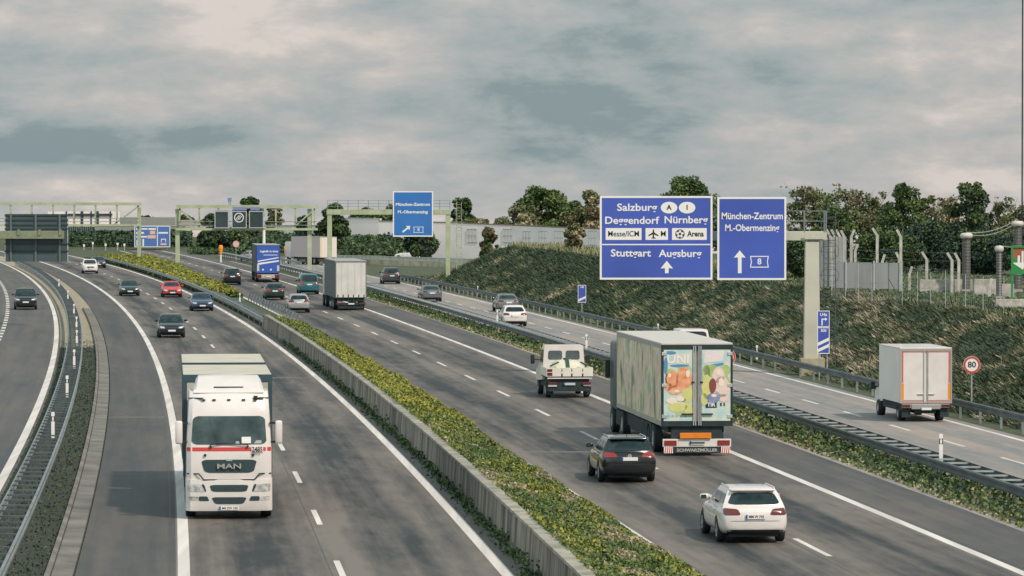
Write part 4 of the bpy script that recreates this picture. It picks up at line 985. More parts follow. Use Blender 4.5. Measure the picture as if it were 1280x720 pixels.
# white truck with drawbar trailer, oncoming: local +Y forward
def white_truck():
    Y0 = 120.5; X0 = -8.05; rz = head(EL, Y0) + math.pi
    t = thing('truck', 'white lorry with red stripe and blue sided trailer coming towards the camera', 'truck', (X0, Y0, 0), rz)
    YF_ = 0.
    # cab shell: profile in (y,z) swept over x with narrowing corners
    prof = [(-2.25, .95), (-.02, .95), (.0, 1.35), (.0, 1.75), (-.03, 2.05), (-.20, 2.95), (-.34, 3.40), (-.62, 3.62), (-2.25, 3.62)]
    mb = MB(); vs = []; fs = []; xs = [-1.22, -1.20, -1.08, -.6, 0, .6, 1.08, 1.20, 1.22]; set_ = [.34, .17, .05, .012, 0, .012, .05, .17, .34]
    for x, s in zip(xs, set_):
        for (y, z) in prof:
            yy = y - (s if y > -2.2 else 0); xx = x * (1 if z < 2.1 else lerp(1, .93, (z - 2.1) / 1.5)); vs.append((xx, yy, z))
    k = len(prof)
    for i in range(len(xs) - 1):
        for j in range(k): a = i * k + j; b = i * k + (j + 1) % k; fs.append((a, b, b + k, a + k))
    fs += [tuple(range(k)), tuple((len(xs) - 1) * k + j for j in range(k))[::-1]]
    mb.add(vs, fs); cab = mb.build('cab', WHP, t, smooth=35)
    bv = BVHTree.FromPolygons([Vector(v) for v in vs], fs)
    pt = lambda *a, **k_: patch(bv, *a, **k_)
    ws = pt([(-1.07, 2.13), (1.07, 2.13), (1.02, 2.93), (-1.02, 2.93)], '-y', mat('cab_glass', (.008, .024, .027), .08, rgb2=(.075, .11, .11), scale=1.9), 'windscreen', t, off=.012, nu=14, nv=8)
    pt([(-.62, 2.16), (-.36, 2.16), (-.36, 2.34), (-.62, 2.34)], '-y', PLATE, 'name_card', ws, off=.02, thick=.003, nu=3, nv=2, rnd=0)
    pt([(-.92, 2.15), (-.70, 2.15), (-.78, 2.24), (-.92, 2.24)], '-y', mat('dash_item', (.35, .37, .36), .6), 'dash_item', ws, off=.02, thick=.003, nu=3, nv=2, rnd=0)
    pt([(-.30, 2.15), (-.18, 2.15), (-.2, 2.22), (-.28, 2.22)], '-y', mat('dash_item', (.35, .37, .36), .6), 'dash_item', ws, off=.02, thick=.003, nu=3, nv=2, rnd=0)
    pt([(-1.19, 1.94), (1.19, 1.94), (1.19, 2.05), (-1.19, 2.05)], '-y', mat('stripe_red', (.55, .05, .045), .4), 'red_stripe', t, off=.006, nu=24, nv=1, rnd=0)
    pt([(-.97, 1.90), (-.63, 1.90), (-.63, 2.07), (-.97, 2.07)], '-y', WHP, 'number_field', t, off=.022, nu=4, nv=1, rnd=0)
    text('2485', .20, BLACK, t, (-.80, .040, 1.985), (R(90), 0, math.pi), width=.30, bold=.02)
    pt([(-.69, 1.33), (.69, 1.33), (.80, 1.70), (-.80, 1.70)], '-y', DARKP, 'grille', t, off=.012, nu=10)
    tx = text('MAN', .20, mat('chrome', (.65, .65, .64), .25, .8), t, (0, .045, 1.51), (R(90), 0, math.pi), width=.68, bold=.02, depth=.03)
    mb = MB(); mb.box(-.09, .09, .015, .03, 1.66, 1.73, .005); mb.build('badge', STEELL, t)
    # seam between cab and bumper
    mb = MB()
    P = [(-1.20, 1.30), (-.86, 1.30), (-.72, 1.13), (.72, 1.13), (.86, 1.30), (1.20, 1.30)]
    for (a, za), (b, zb) in zip(P[:-1], P[1:]):
        ya = .02 - (.17 if abs(a) > 1.1 else 0.); yb = .02 - (.17 if abs(b) > 1.1 else 0.); mb.beam((a, ya, za), (b, yb, zb), .02, .035)
    mb.build('panel_gap', TRIM, t)
    # bumper
    vs = []; fs = []
    for x, s in zip([-1.24, -1.22, -1.10, -.6, 0, .6, 1.10, 1.22, 1.24], [.42, .20, .06, .01, 0, .01, .06, .20, .42]):
        low = .24 if abs(x) < .9 else .24
        for y, z in ((-1.2, 1.14), (.035 - s, 1.14), (.05 - s, .95), (.05 - s, .40), (.01 - s, .24), (-1.2, .24)): vs.append((x, y, z))
    for i in range(8):
        for j in range(6): a = i * 6 + j; b = i * 6 + (j + 1) % 6; fs.append((a, b, b + 6, a + 6))
    fs += [tuple(range(6)), tuple(48 + j for j in range(6))[::-1]]
    mb = MB(); mb.add(vs, fs); bu = mb.build('bumper', WHP, t, smooth=35); bb = BVHTree.FromPolygons([Vector(v) for v in vs], fs)
    bp = lambda c, m, n, **k_: patch(bb, c, '-y', m, n, t, off=.010, **k_)
    bp([(-.49, .79), (.49, .79), (.56, .985), (-.56, .985)], DARKP, 'radiator_opening'); bp([(-.40, .44), (.40, .44), (.51, .635), (-.51, .635)], DARKP, 'lower_opening')
    for s in (-1, 1):
        bp([(s * .66, .785), (s * 1.16, .80), (s * 1.17, 1.02), (s * .78, 1.00)], LAMPT, 'headlamp')
        bp([(s * .64, .79), (s * .70, .79), (s * .79, 1.01), (s * .71, 1.01)], TRIM, 'lamp_surround', nu=2)
        bp([(s * .56, .53), (s * .86, .53), (s * .86, .66), (s * .62, .66)], DARKP, 'step_recess'); bp([(s * .87, .54), (s * 1.14, .55), (s * 1.15, .66), (s * .87, .65)], LAMPT, 'fog_lamp')
        mb = MB(); mb.box(s * 1.32 - .0, s * 1.32 + s * .20, -.32, -.12, 2.14, 2.80, .05) if s > 0 else mb.box(-1.52, -1.32, -.32, -.12, 2.14, 2.80, .05)
        mr = mb.build('mirror', WHP, t, smooth=60)
        mb = MB(); mb.box(min(s * 1.16, s * 1.36), max(s * 1.16, s * 1.36), -.30, -.22, 2.70, 2.76); mb.box(min(s * 1.16, s * 1.36), max(s * 1.16, s * 1.36), -.30, -.22, 2.16, 2.22); mb.build('mirror_arm', TRIM, mr)
        mb = MB(); mb.beam((s * .55, -.01, 2.10), (s * .50, -.01, 2.04), .05, .05); mb.beam((s * .55, .0, 2.12), (s * -.15 + .2, -.02, 2.16), .02, .025); mb.build('wiper', TRIM, t)
        mb = MB(); mb.disc((s * .68, 1.83), .04, -.02, .02, 14); mb.build('spray_cap', TRIM, t)
        mb = MB(); mb.box(min(s * 1.0, s * 1.23), max(s * 1.0, s * 1.23), -2.2, -.5, .30, .93, .03); mb.build('step_panel', CHAS, t)
        mb = MB(); mb.prism([(-.45, 1.95), (-1.15, 1.95), (-1.15, 2.85), (-.62, 2.85)], 'x', s * 1.222 if s > 0 else -1.228, 1.228 if s > 0 else -1.222); mb.build('side_window', GLASS, t)
    mb = MB(); mb.box(-.28, .28, .052, .064, .27, .37); np_ = mb.build('number_plate', PLATE, t)
    mb = MB(); mb.box(.235, .28, .0645, .068, .27, .37); mb.build('blue_strip', EUBLUE, np_); text('MS ZW 102', .085, BLACK, np_, (-.02, .067, .32), (R(90), 0, math.pi), width=.44, bold=.02)
    # roof fairing and visor details
    vs = []; fs = []
    for x, sh in ((-1.00, .10), (-.92, 0.0), (0, -.02), (.92, 0), (1.00, .10)):
        for y, z in ((-.55, 3.58), (-.72, 3.66), (-1.35 - sh, 4.0 - sh * .8), (-1.75, 4.02 - sh), (-2.2, 4.02 - sh), (-2.2, 3.58)): vs.append((x * (1 if z < 3.7 else .93), y, z))
    for i in range(4):
        for j in range(6): a = i * 6 + j; b = i * 6 + (j + 1) % 6; fs.append((a, b, b + 6, a + 6))
    fs += [tuple(range(6)), tuple(24 + j for j in range(6))[::-1]]
    mb = MB(); mb.add(vs, fs); mb.build('roof_fairing', WHP, t, smooth=35)
    mb = MB(); mb.box(-.42, .42, -.92, -.80, 3.67, 3.745); mb.build('fairing_slot', DARKP, t)
    mb = MB()
    for s in (-1, 1): mb.prism([(s * 1.16, -.5), (s * .98, -.5), (s * .72, -.34), (s * .76, -.30)] if s < 0 else [(.76, -.30), (.72, -.34), (.98, -.5), (1.16, -.5)], 'z', 3.42, 3.45)
    mb.build('air_guide', TRIM, t)
    for x in (-.75, -.42, .0, .42, .72): mb = MB(); mb.box(x - .05, x + .05, -.36, -.30, 3.37, 3.41, .01); mb.build('marker_lamp', TRIM, t)
    mb = MB(); mb.box(-.82, -.70, -.375, -.335, 3.40, 3.50); mb.box(-1.0, -.84, -.375, -.335, 3.43, 3.46); mb.build('air_horn_mark', TRIM, t)
    # bodies
    def bodybox(y1, y0, zr):
        mb = MB(); mb.box(-1.26, 1.26, y0, y1, 1.05, zr - .06); c = mb.build('curtain_body', mat('curtain_blue', (.035, .085, .20), .6, var=.2, scale=.8), t)
        mb = MB(); mb.box(-1.29, 1.29, y0 - .01, y1 + .01, zr - .058, zr, .015); mb.build('roof', CREAM, t)
        mb = MB()
        mb.box(-1.30, 1.30, y1 + .012, y1 + .05, zr - .20, zr + .01)
        for s in (-1, 1): mb.box(s * 1.24 - .055, s * 1.24 + .055, y1 + .012, y1 + .05, 1.05, zr - .2)
        mb.build('front_frame', mat('front_frame_teal', (.035, .07, .085), .5), t)
        mb = MB(); mb.box(-1.18, 1.18, y1 + .006, y1 + .03, 1.1, zr - .21); mb.build('front_wall', mat('front_wall', (.42, .42, .38), .6, var=.1), t)
        mb = MB(); mb.box(-1.20, 1.20, y0 + .1, y1 - .1, .75, 1.045); mb.build('chassis', CHAS, t)
    bodybox(-2.75, -10.2, 4.0)
    mb = MB(); mb.box(-.45, .45, -11.4, -10.1, .7, .95); mb.build('drawbar', CHAS, t)
    bodybox(-11.2, -18.6, 4.02)
    md = tw()
    for y in (-1.35, -6.6, -7.95, -13.3, -16.6):
        for s in (-1, 1): add_wheel(md, t, s * 1.08, y, .5)
white_truck()

def rear_bumper(t, y, z0, z1, hwid, lamps=TAIL, m=CHAS):
    mb = MB(); mb.box(-hwid, hwid, y, y + .12, z0, z1, .015); b = mb.build('rear_bar', m, t)
    for s in (-1, 1): mb = MB(); mb.box(s * hwid * .80 - .24, s * hwid * .80 + .24, y - .03, y - .001, z0 + .03, z1 - .03, .01); mb.build('tail_lamp', lamps, t)
    return b
def streaks():
    m = bpy.data.materials.new('printed_side'); m.use_nodes = True; t = m.node_tree; b = t.nodes['Principled BSDF']; n = t.nodes.new; k = t.links.new
    tcn = n('ShaderNodeTexCoord')
    def nz(sc_, off, det=4):
        mp = n('ShaderNodeMapping'); mp.inputs['Scale'].default_value = sc_; mp.inputs['Location'].default_value = (off, off, off); k(tcn.outputs['Object'], mp.inputs[0])
        q_ = n('ShaderNodeTexNoise'); q_.inputs['Scale'].default_value = 1; q_.inputs['Detail'].default_value = det; k(mp.outputs[0], q_.inputs['Vector']); return q_.outputs[0]
    r = n('ShaderNodeValToRGB'); k(nz((1, .85, .60), 2.), r.inputs[0]); e = r.color_ramp.elements
    e[0].position = .30; e[0].color = (.20, .27, .26, 1); e[1].position = .70; e[1].color = (.26, .42, .55, 1)
    for p_, c in ((.38, (.36, .38, .20, 1)), (.44, (.70, .62, .44, 1)), (.50, (.64, .46, .38, 1)), (.56, (.76, .70, .55, 1)), (.62, (.46, .46, .24, 1))): x = e.new(p_); x.color = c
    r2 = n('ShaderNodeValToRGB'); k(nz((1, 1.7, .65), 7., 5), r2.inputs[0]); r2.color_ramp.elements[0].position = .33; r2.color_ramp.elements[1].position = .46
    r2.color_ramp.elements[0].color = (.14, .24, .24, 1); r2.color_ramp.elements[1].color = (1, 1, 1, 1)
    mu = n('ShaderNodeMix'); mu.data_type = 'RGBA'; mu.blend_type = 'MULTIPLY'; mu.inputs[0].default_value = .9; k(r.outputs[0], mu.inputs[6]); k(r2.outputs[0], mu.inputs[7]); k(mu.outputs[2], b.inputs['Base Color'])
    b.inputs['Roughness'].default_value = .5; return m
def fruit_truck():
    Yr = 150.; X0 = 6.55; rz = head(ER, 156.) - R(.2)
    t = thing('truck', 'long articulated lorry with fruit printed rear doors in the outbound right lane', 'truck', (X0, Yr, 0), rz)
    H_ = 4.0; L_ = 13.6; fw = 1.275
    mb = MB(); mb.box(-1.24, 1.24, .06, L_, 1.10, 3.93); mb.build('box_body', CONCL, t)
    mb = MB(); mb.box(-1.275, 1.275, .0, L_ + .02, 3.932, 4.0, .015); mb.build('roof', mat('trailer_roof', (.52, .49, .45), .6, var=.08), t)
    for s in (-1, 1):
        mb = MB(); mb.box(s * 1.255 - .012, s * 1.255 + .012, .14, L_ - .1, 1.24, 3.80); mb.build('printed_side', streaks() if s < 0 else bpy.data.materials['printed_side'], t)
        mb = MB(); mb.box(s * 1.26 - .014, s * 1.26 + .014, 0.0, L_, 3.80, 3.93); mb.box(s * 1.26 - .014, s * 1.26 + .014, 0., L_, 1.06, 1.24); mb.box(s * 1.26 - .014, s * 1.26 + .014, .0, .138, 1.241, 3.799)
        mb.box(s * 1.26 - .014, s * 1.26 + .014, L_ - .1, L_, 1.241, 3.799); mb.build('side_frame', mat('side_frame', (.34, .33, .29), .5, var=.15), t)
    # rear frame
    mb = MB(); mb.box(-1.275, 1.275, -.03, .055, 3.78, 3.93); mb.box(-1.275, 1.275, -.03, .055, 1.05, 1.22)
    for s in (-1, 1): mb.box(s * 1.235 - .04, s * 1.235 + .04, -.03, .055, 1.22, 3.78)
    mb.build('rear_frame', CHAS, t)
    sky_ = mat('print_sky', (.33, .56, .60), .45, rgb2=(.68, .66, .50), scale=2.2)
    cols = dict(apple=mat('print_orange', (.66, .15, .06), .5, rgb2=(.78, .46, .26), scale=4.5), pale=mat('print_pale_pink', (.72, .48, .42), .5, rgb2=(.74, .62, .55), scale=3), pear=mat('print_yellow', (.66, .60, .22), .5, rgb2=(.50, .55, .20), scale=3),
                plum=mat('print_plum', (.05, .08, .22), .5, rgb2=(.3, .36, .5), scale=3), dark=mat('print_dark_red', (.22, .06, .05), .5), leaf=mat('print_leaf', (.30, .42, .12), .5, rgb2=(.5, .55, .3), scale=3), let=mat('print_letter', (.78, .70, .66), .5), bl=mat('print_blue', (.08, .25, .45), .5), glint=mat('print_glint', (.80, .66, .58), .5))
    def blob(mb, x, z, rx, rz_, lay):
        ph = random.random() * 6; n_ = 26
        mb.prism([(x + math.cos(2 * math.pi * i / n_) * rx * (1 + .06 * math.sin(3 * 2 * math.pi * i / n_ + ph)), z + math.sin(2 * math.pi * i / n_) * rz_ * (1 + .05 * math.sin(2 * 2 * math.pi * i / n_ + ph))) for i in range(n_)], 'y', -.034 - .0025 * lay, -.031)
    for s in (-1, 1):
        a, b = (-1.19, -.17) if s < 0 else (.17, 1.19)
        mb = MB(); mb.box(a, b, -.03, .05, 1.24, 3.76); d = mb.build('rear_door', sky_, t)
        def art(name, m, items, lay):
            mb = MB()
            for (x, z, rx, rz_) in items: mb = MB(); blob(mb, x, z, rx, rz_, lay); mb.build(name, m, d)
        if s < 0:
            art('leaf_print', cols['leaf'], [(-.95, 2.95, .20, .16), (-.45, 3.05, .24, .20), (-.25, 2.3, .1, .3), (-.5, 1.55, .3, .13), (-1.0, 2.62, .14, .10)], 1)
            art('pear_print', cols['pear'], [(-.36, 2.22, .19, .36), (-.70, 1.72, .34, .16), (-.30, 1.65, .14, .25)], 2)
            art('fruit_print', cols['apple'], [(-.88, 2.70, .21, .32), (-.47, 2.76, .29, .38), (-.78, 2.34, .27, .17), (-1.03, 2.45, .13, .14)], 3)
            art('shade_print', cols['dark'], [(-.71, 2.52, .05, .14), (-1.08, 2.72, .05, .20)], 2)
            art('glint_print', cols['glint'], [(-.33, 2.92, .07, .13), (-.98, 2.86, .05, .08), (-.72, 2.30, .09, .05), (-.9, 1.95, .2, .1), (-.6, 2.02, .14, .09)], 4)
            art('water_print', cols['bl'], [(-.95, 3.66, .2, .06), (-.62, 3.20, .34, .05), (-1.12, 3.2, .07, .30), (-.55, 1.98, .16, .06)], 2)
            text('UNI', .42, cols['let'], d, (-.68, -.036, 3.42), width=.78, bold=.03)
            mb = MB()
            for i in range(5): mb.disc((-1.02 + i * .15, 1.42), .055, -.036, -.031, 12)
            mb.build('seal_print', mat('print_grey', (.35, .42, .42), .5), d)
        else:
            art('leaf_print', cols['leaf'], [(.50, 3.02, .30, .22), (.98, 3.02, .2, .22), (.32, 2.85, .14, .40), (1.05, 2.55, .14, .3)], 1)
            art('pear_print', cols['pear'], [(.34, 2.45, .17, .42), (.26, 2.0, .12, .22)], 2)
            art('pale_print', cols['pale'], [(.76, 2.85, .22, .28), (.88, 2.45, .28, .36), (.66, 2.15, .18, .14), (.95, 2.05, .2, .14)], 3)
            art('shade_print', cols['dark'], [(.55, 2.48, .13, .27)], 4)
            art('plum_print', cols['plum'], [(.58, 2.05, .24, .18)], 5); art('glint_print', cols['glint'], [(.76, 2.95, .09, .1), (.60, 2.14, .10, .05), (.86, 2.6, .1, .16)], 6)
            mb = MB()
            mb = MB(); mb.prism([(.22, 3.28), (.90, 3.36), (.98, 3.72), (.30, 3.72)], 'y', -.036, -.031); mb.build('letter_print', mat('print_pale_letter', (.66, .62, .62), .5, rgb2=(.76, .66, .64), scale=9), d)
            mb = MB(); mb.prism([(.36, 3.10), (.94, 3.22), (.94, 3.31), (.36, 3.21)], 'y', -.036, -.031); mb.build('strip_print', cols['bl'], d)
            mb = MB(); mb.box(.30, .70, -.038, -.0315, 1.70, 1.92); o = mb.build('plate_tir', mat('tir_blue', (.015, .03, .09), .5), d); text('TIR', .19, WHITE, o, (.50, -.0405, 1.81), width=.30, bold=.03)
            mb = MB(); mb.box(.80, .86, -.037, -.031, 2.02, 2.14); mb.box(.90, .98, -.037, -.031, 2.02, 2.14); mb.box(.82, .88, -.037, -.031, 1.76, 1.88); mb.box(.94, .99, -.037, -.031, 1.76, 1.88); mb.build('mark_print', TRIM, d)
        for x in ((-.13, -.06) if s < 0 else (.06, .13)):
            mb = MB(); mb.tube((x, -.055, 1.08), (x, -.055, 3.9), .022, n=8); mb.build('lock_bar', STEELL, t)
        mb = MB(); mb.box(min(s * .14, s * .56), max(s * .14, s * .56), -.10, -.06, 1.46, 1.51, .01); mb.build('lock_handle', TRIM, t)
        mb = MB(); mb.box(min(s * .1, s * .2), max(s * .1, s * .2), -.09, -.04, 2.58, 2.64); mb.build('bar_guide', TRIM, t)
        for z in (1.40, 2.5, 3.62): mb = MB(); mb.box(min(s * 1.08, s * 1.26), max(s * 1.08, s * 1.26), -.055, -.031, z - .06, z + .06, .008); mb.build('hinge', STEELL, t)
    # under run bar with lamps
    mb = MB(); mb.box(-1.22, 1.22, -.02, .08, .32, .60, .01); mb.build('rear_bar', WHP, t)
    for s in (-1, 1):
        mb = MB(); mb.box(s * .95 - .22, s * .95 + .22, -.05, -.021, .37, .55, .01); mb.build('tail_lamp', TAIL, t)
        mb = MB(); mb.box(s * 1.02 - .16, s * 1.02 + .16, -.04, -.0, .10, .315); w_ = mb.build('warning_board', WHITE, t)
        mb = MB()
        for i in range(4): x = s * 1.02 - .14 + i * .075; mb.prism([(x, .105), (x + .035, .105), (x + .06, .31), (x + .025, .31)], 'y', -.045, -.041)
        mb.build('red_stripes', RED, w_)
    mb = MB(); mb.box(-.62, .50, -.10, -.04, .62, .82, .01); mb.build('hazard_board', ORANGE, t)
    plate(t, -.04, .46, None, .52, .13, m=mat('plate_grey', (.46, .50, .48), .5))
    mb = MB(); mb.box(-.27, .27, -.058, -.053, .44, .49); mb.build('plate_mark', TRIM, t)
    mb = MB(); mb.box(-.82, .82, -.035, .02, .10, .30, .01); f_ = mb.build('mud_flap', CHAS, t); text('SCHWARZMÜLLER', .15, mat('flap_letter', (.42, .40, .38), .6), f_, (0, -.0375, .20), width=1.45, bold=.03)
    mb = MB(); mb.box(-1.0, 1.0, .3, L_ - .3, .82, 1.05); mb.box(-1.25, -1.19, 3.0, 9.5, .45, 1.0); mb.box(1.19, 1.25, 3.0, 9.5, .45, 1.0); mb.box(-.9, .9, .06, .3, .55, 1.05); mb.build('chassis', CHAS, t)
    # tractor
    mb = MB(); mb.box(-1.22, 1.22, L_ + .55, L_ + 2.7, .9, 3.55, .12); mb.build('cab', mat('tractor_paint', (.06, .09, .10), .4), t, smooth=40)
    mb = MB(); mb.box(-1.1, 1.1, L_ - 3.4, L_ + 2.6, .5, .95); mb.box(-1.24, -1.1, L_ - 1.2, L_ + .4, .4, .95); mb.build('tractor_frame', CHAS, t)
    for s in (-1, 1): mb = MB(); mb.box(s * 1.36 - .1, s * 1.36 + .1, L_ + 2.2, L_ + 2.4, 2.1, 2.8, .03); mb.build('mirror', TRIM, t)
    for y in (2.6, 3.9, 5.2, L_ - 1.5, L_ + 1.9):
        for s in (-1, 1): add_wheel(tw(), t, s * 1.10, y, .5)
fruit_truck()

def box_truck(name, label, X, Y, rz, body, roof, L_, H_, zb, rear):
    t = thing(name, label, 'truck', (X, Y, 0), rz); w_ = 1.25
    mb = MB(); mb.box(-w_, w_, .04, L_, zb, H_ - .06); mb.build('box_body', body, t)
    mb = MB(); mb.box(-w_ - .02, w_ + .02, .0, L_ + .02, H_ - .058, H_, .012); mb.build('roof', roof, t)
    rear(t, w_, H_, zb)
    mb = MB(); mb.box(-1.0, 1.0, .15, L_ - .2, zb - .28, zb - .005); mb.build('chassis', CHAS, t); return t
def curtain_rear(m, frame, strap):
    def f_(t, w_, H_, zb):
        mb = MB(); mb.box(-w_ + .06, w_ - .06, .0, .036, zb + .05, H_ - .12); mb.build('rear_curtain', m, t)
        mb = MB(); mb.box(-w_, w_, -.03, .036, H_ - .118, H_ - .06)
        for s in (-1, 1): mb.box(s * (w_ - .03) - .03, s * (w_ - .03) + .03, -.03, .036, zb, H_ - .12)
        mb.build('rear_frame', frame, t)
        mb = MB()
        for i in range(6): x = lerp(-w_ + .2, w_ - .2, i / 5); mb.box(x - .03, x + .03, -.04, -.002, zb - .12, zb + .28)
        mb.build('tie_strap', strap, t)
        mb = MB()
        for x in (-w_ * .62, -w_ * .2, w_ * .25, w_ * .66): mb.box(x - .008, x + .008, -.012, -.001, zb + .3, H_ - .2)
        mb.build('curtain_fold', mat('fold', (.36, .36, .35), .7), t)
        rear_bumper(t, -.02, .45, .62, 1.18, TAILD); plate(t, -.05, .53, None)
        mb = MB(); mb.box(-1.0, 1.0, .05, .09, .15, .44); mb.build('mud_flap', CHAS, t)
    return f_
def tractor_ahead(t, L_, m=CHAS):
    mb = MB(); mb.box(-1.22, 1.22, L_ + .55, L_ + 2.7, .9, 3.5, .12); mb.build('cab', m, t, smooth=40)
    mb = MB(); mb.box(-1.0, 1.0, L_ - 3., L_ + 2.6, .5, .9); mb.build('tractor_frame', CHAS, t)
    for y in (2.6, 3.9, 5.2, L_ - 1.5, L_ + 1.9):
        for s in (-1, 1): add_wheel(tw(), t, s * 1.10, y, .5)
gt = box_truck('truck', 'pale grey curtain sided lorry seen from behind in the outbound lanes', -12.95, 341., head(ER, 348), mat('curtain_grey_side', (.10, .115, .12), .7, var=.15), mat('curtain_roof', (.30, .31, .30), .7), 13.6, 4.0, 1.0, curtain_rear(mat('curtain_grey', (.58, .56, .53), .7, var=.1, scale=1.0), mat('curtain_frame', (.16, .17, .17), .6), TRIM)); tractor_ahead(gt, 13.6, WHP)
def blue_rear(t, w_, H_, zb):
    mb = MB(); mb.box(-w_ + .05, w_ - .05, .0, .036, zb, H_ - .1); d = mb.build('rear_door', mat('logistics_blue', (.035, .10, .42), .5, var=.08), t)
    text('logistik in time', .30, WHITE, d, (.1, -.003, 3.30), width=1.9, bold=.03)
    mb = MB(); mb.box(-.5, 1.0, -.006, -.001, 2.86, 2.96); mb.build('line_print', mat('print_pale_blue', (.45, .52, .68), .5), d)
    mb = MB(); mb.prism([(-1.1, 2.18), (1.1, 2.58), (1.1, 2.68), (-1.1, 2.30)], 'y', -.006, -.001); mb.prism([(-1.1, 1.85), (1.15, 2.22), (1.15, 2.36), (-1.1, 2.05)], 'y', -.006, -.001); mb.build('stripe_print', WHITE, d)
    mb = MB(); mb.box(-w_ + .06, -w_ + .30, -.006, -.001, 1.2, 1.9); mb.box(w_ - .3, w_ - .06, -.006, -.001, 1.2, 1.8); mb.build('corner_print', mat('print_pale_grey', (.5, .52, .52), .5), d)
    mb = MB(); mb.disc((-.55, 1.35), .10, -.01, -.001, 12); mb.disc((.3, 1.35), .10, -.01, -.001, 12); mb.build('dot_print', WHITE, d)
    rear_bumper(t, -.02, .45, .85, 1.2, TAILD, mat('bar_pale', (.42, .40, .38), .6)); plate(t, -.05, .6, None)
bt = box_truck('truck', 'lorry with bright blue printed rear and dark side in the outbound right lane', -26.0, 452., head(ER, 458) - R(1.5), mat('side_dark', (.040, .055, .06), .6, var=.15), mat('curtain_roof', (.30, .31, .30), .7), 13.6, 4.0, 1.0, blue_rear); tractor_ahead(bt, 13.6)
X, _, _ = at(408, 0, 560)
def plain_rear(t, w_, H_, zb):
    mb = MB(); mb.box(-w_ + .03, w_ - .03, .0, .036, zb, H_ - .08); d = mb.build('rear_door', mat('pale_pink_door', (.70, .62, .60), .6), t)
    mb = MB(); mb.box(-w_, -w_ + .28, -.02, -.001, zb, H_ - .1); mb.build('cream_edge', mat('cream_edge', (.62, .56, .34), .6), t)
    rear_bumper(t, -.02, .5, .7, 1.1, TAILD)
pt_ = box_truck('truck', 'pale pink box lorry far off behind the green portal gantry', X, 566., R(28), mat('pink_side', (.52, .44, .43), .6, var=.1), mat('curtain_roof', (.30, .31, .30), .7), 9., 3.75, 1.0, plain_rear)
mb = MB(); mb.box(-1.2, 1.2, 9.3, 11.2, .8, 3.0, .1); mb.build('cab', WHP, pt_, smooth=40)
for y in (1.8, 3.0, 10.2):
    for s in (-1, 1): add_wheel(tw(), pt_, s * 1.08, y, .5)

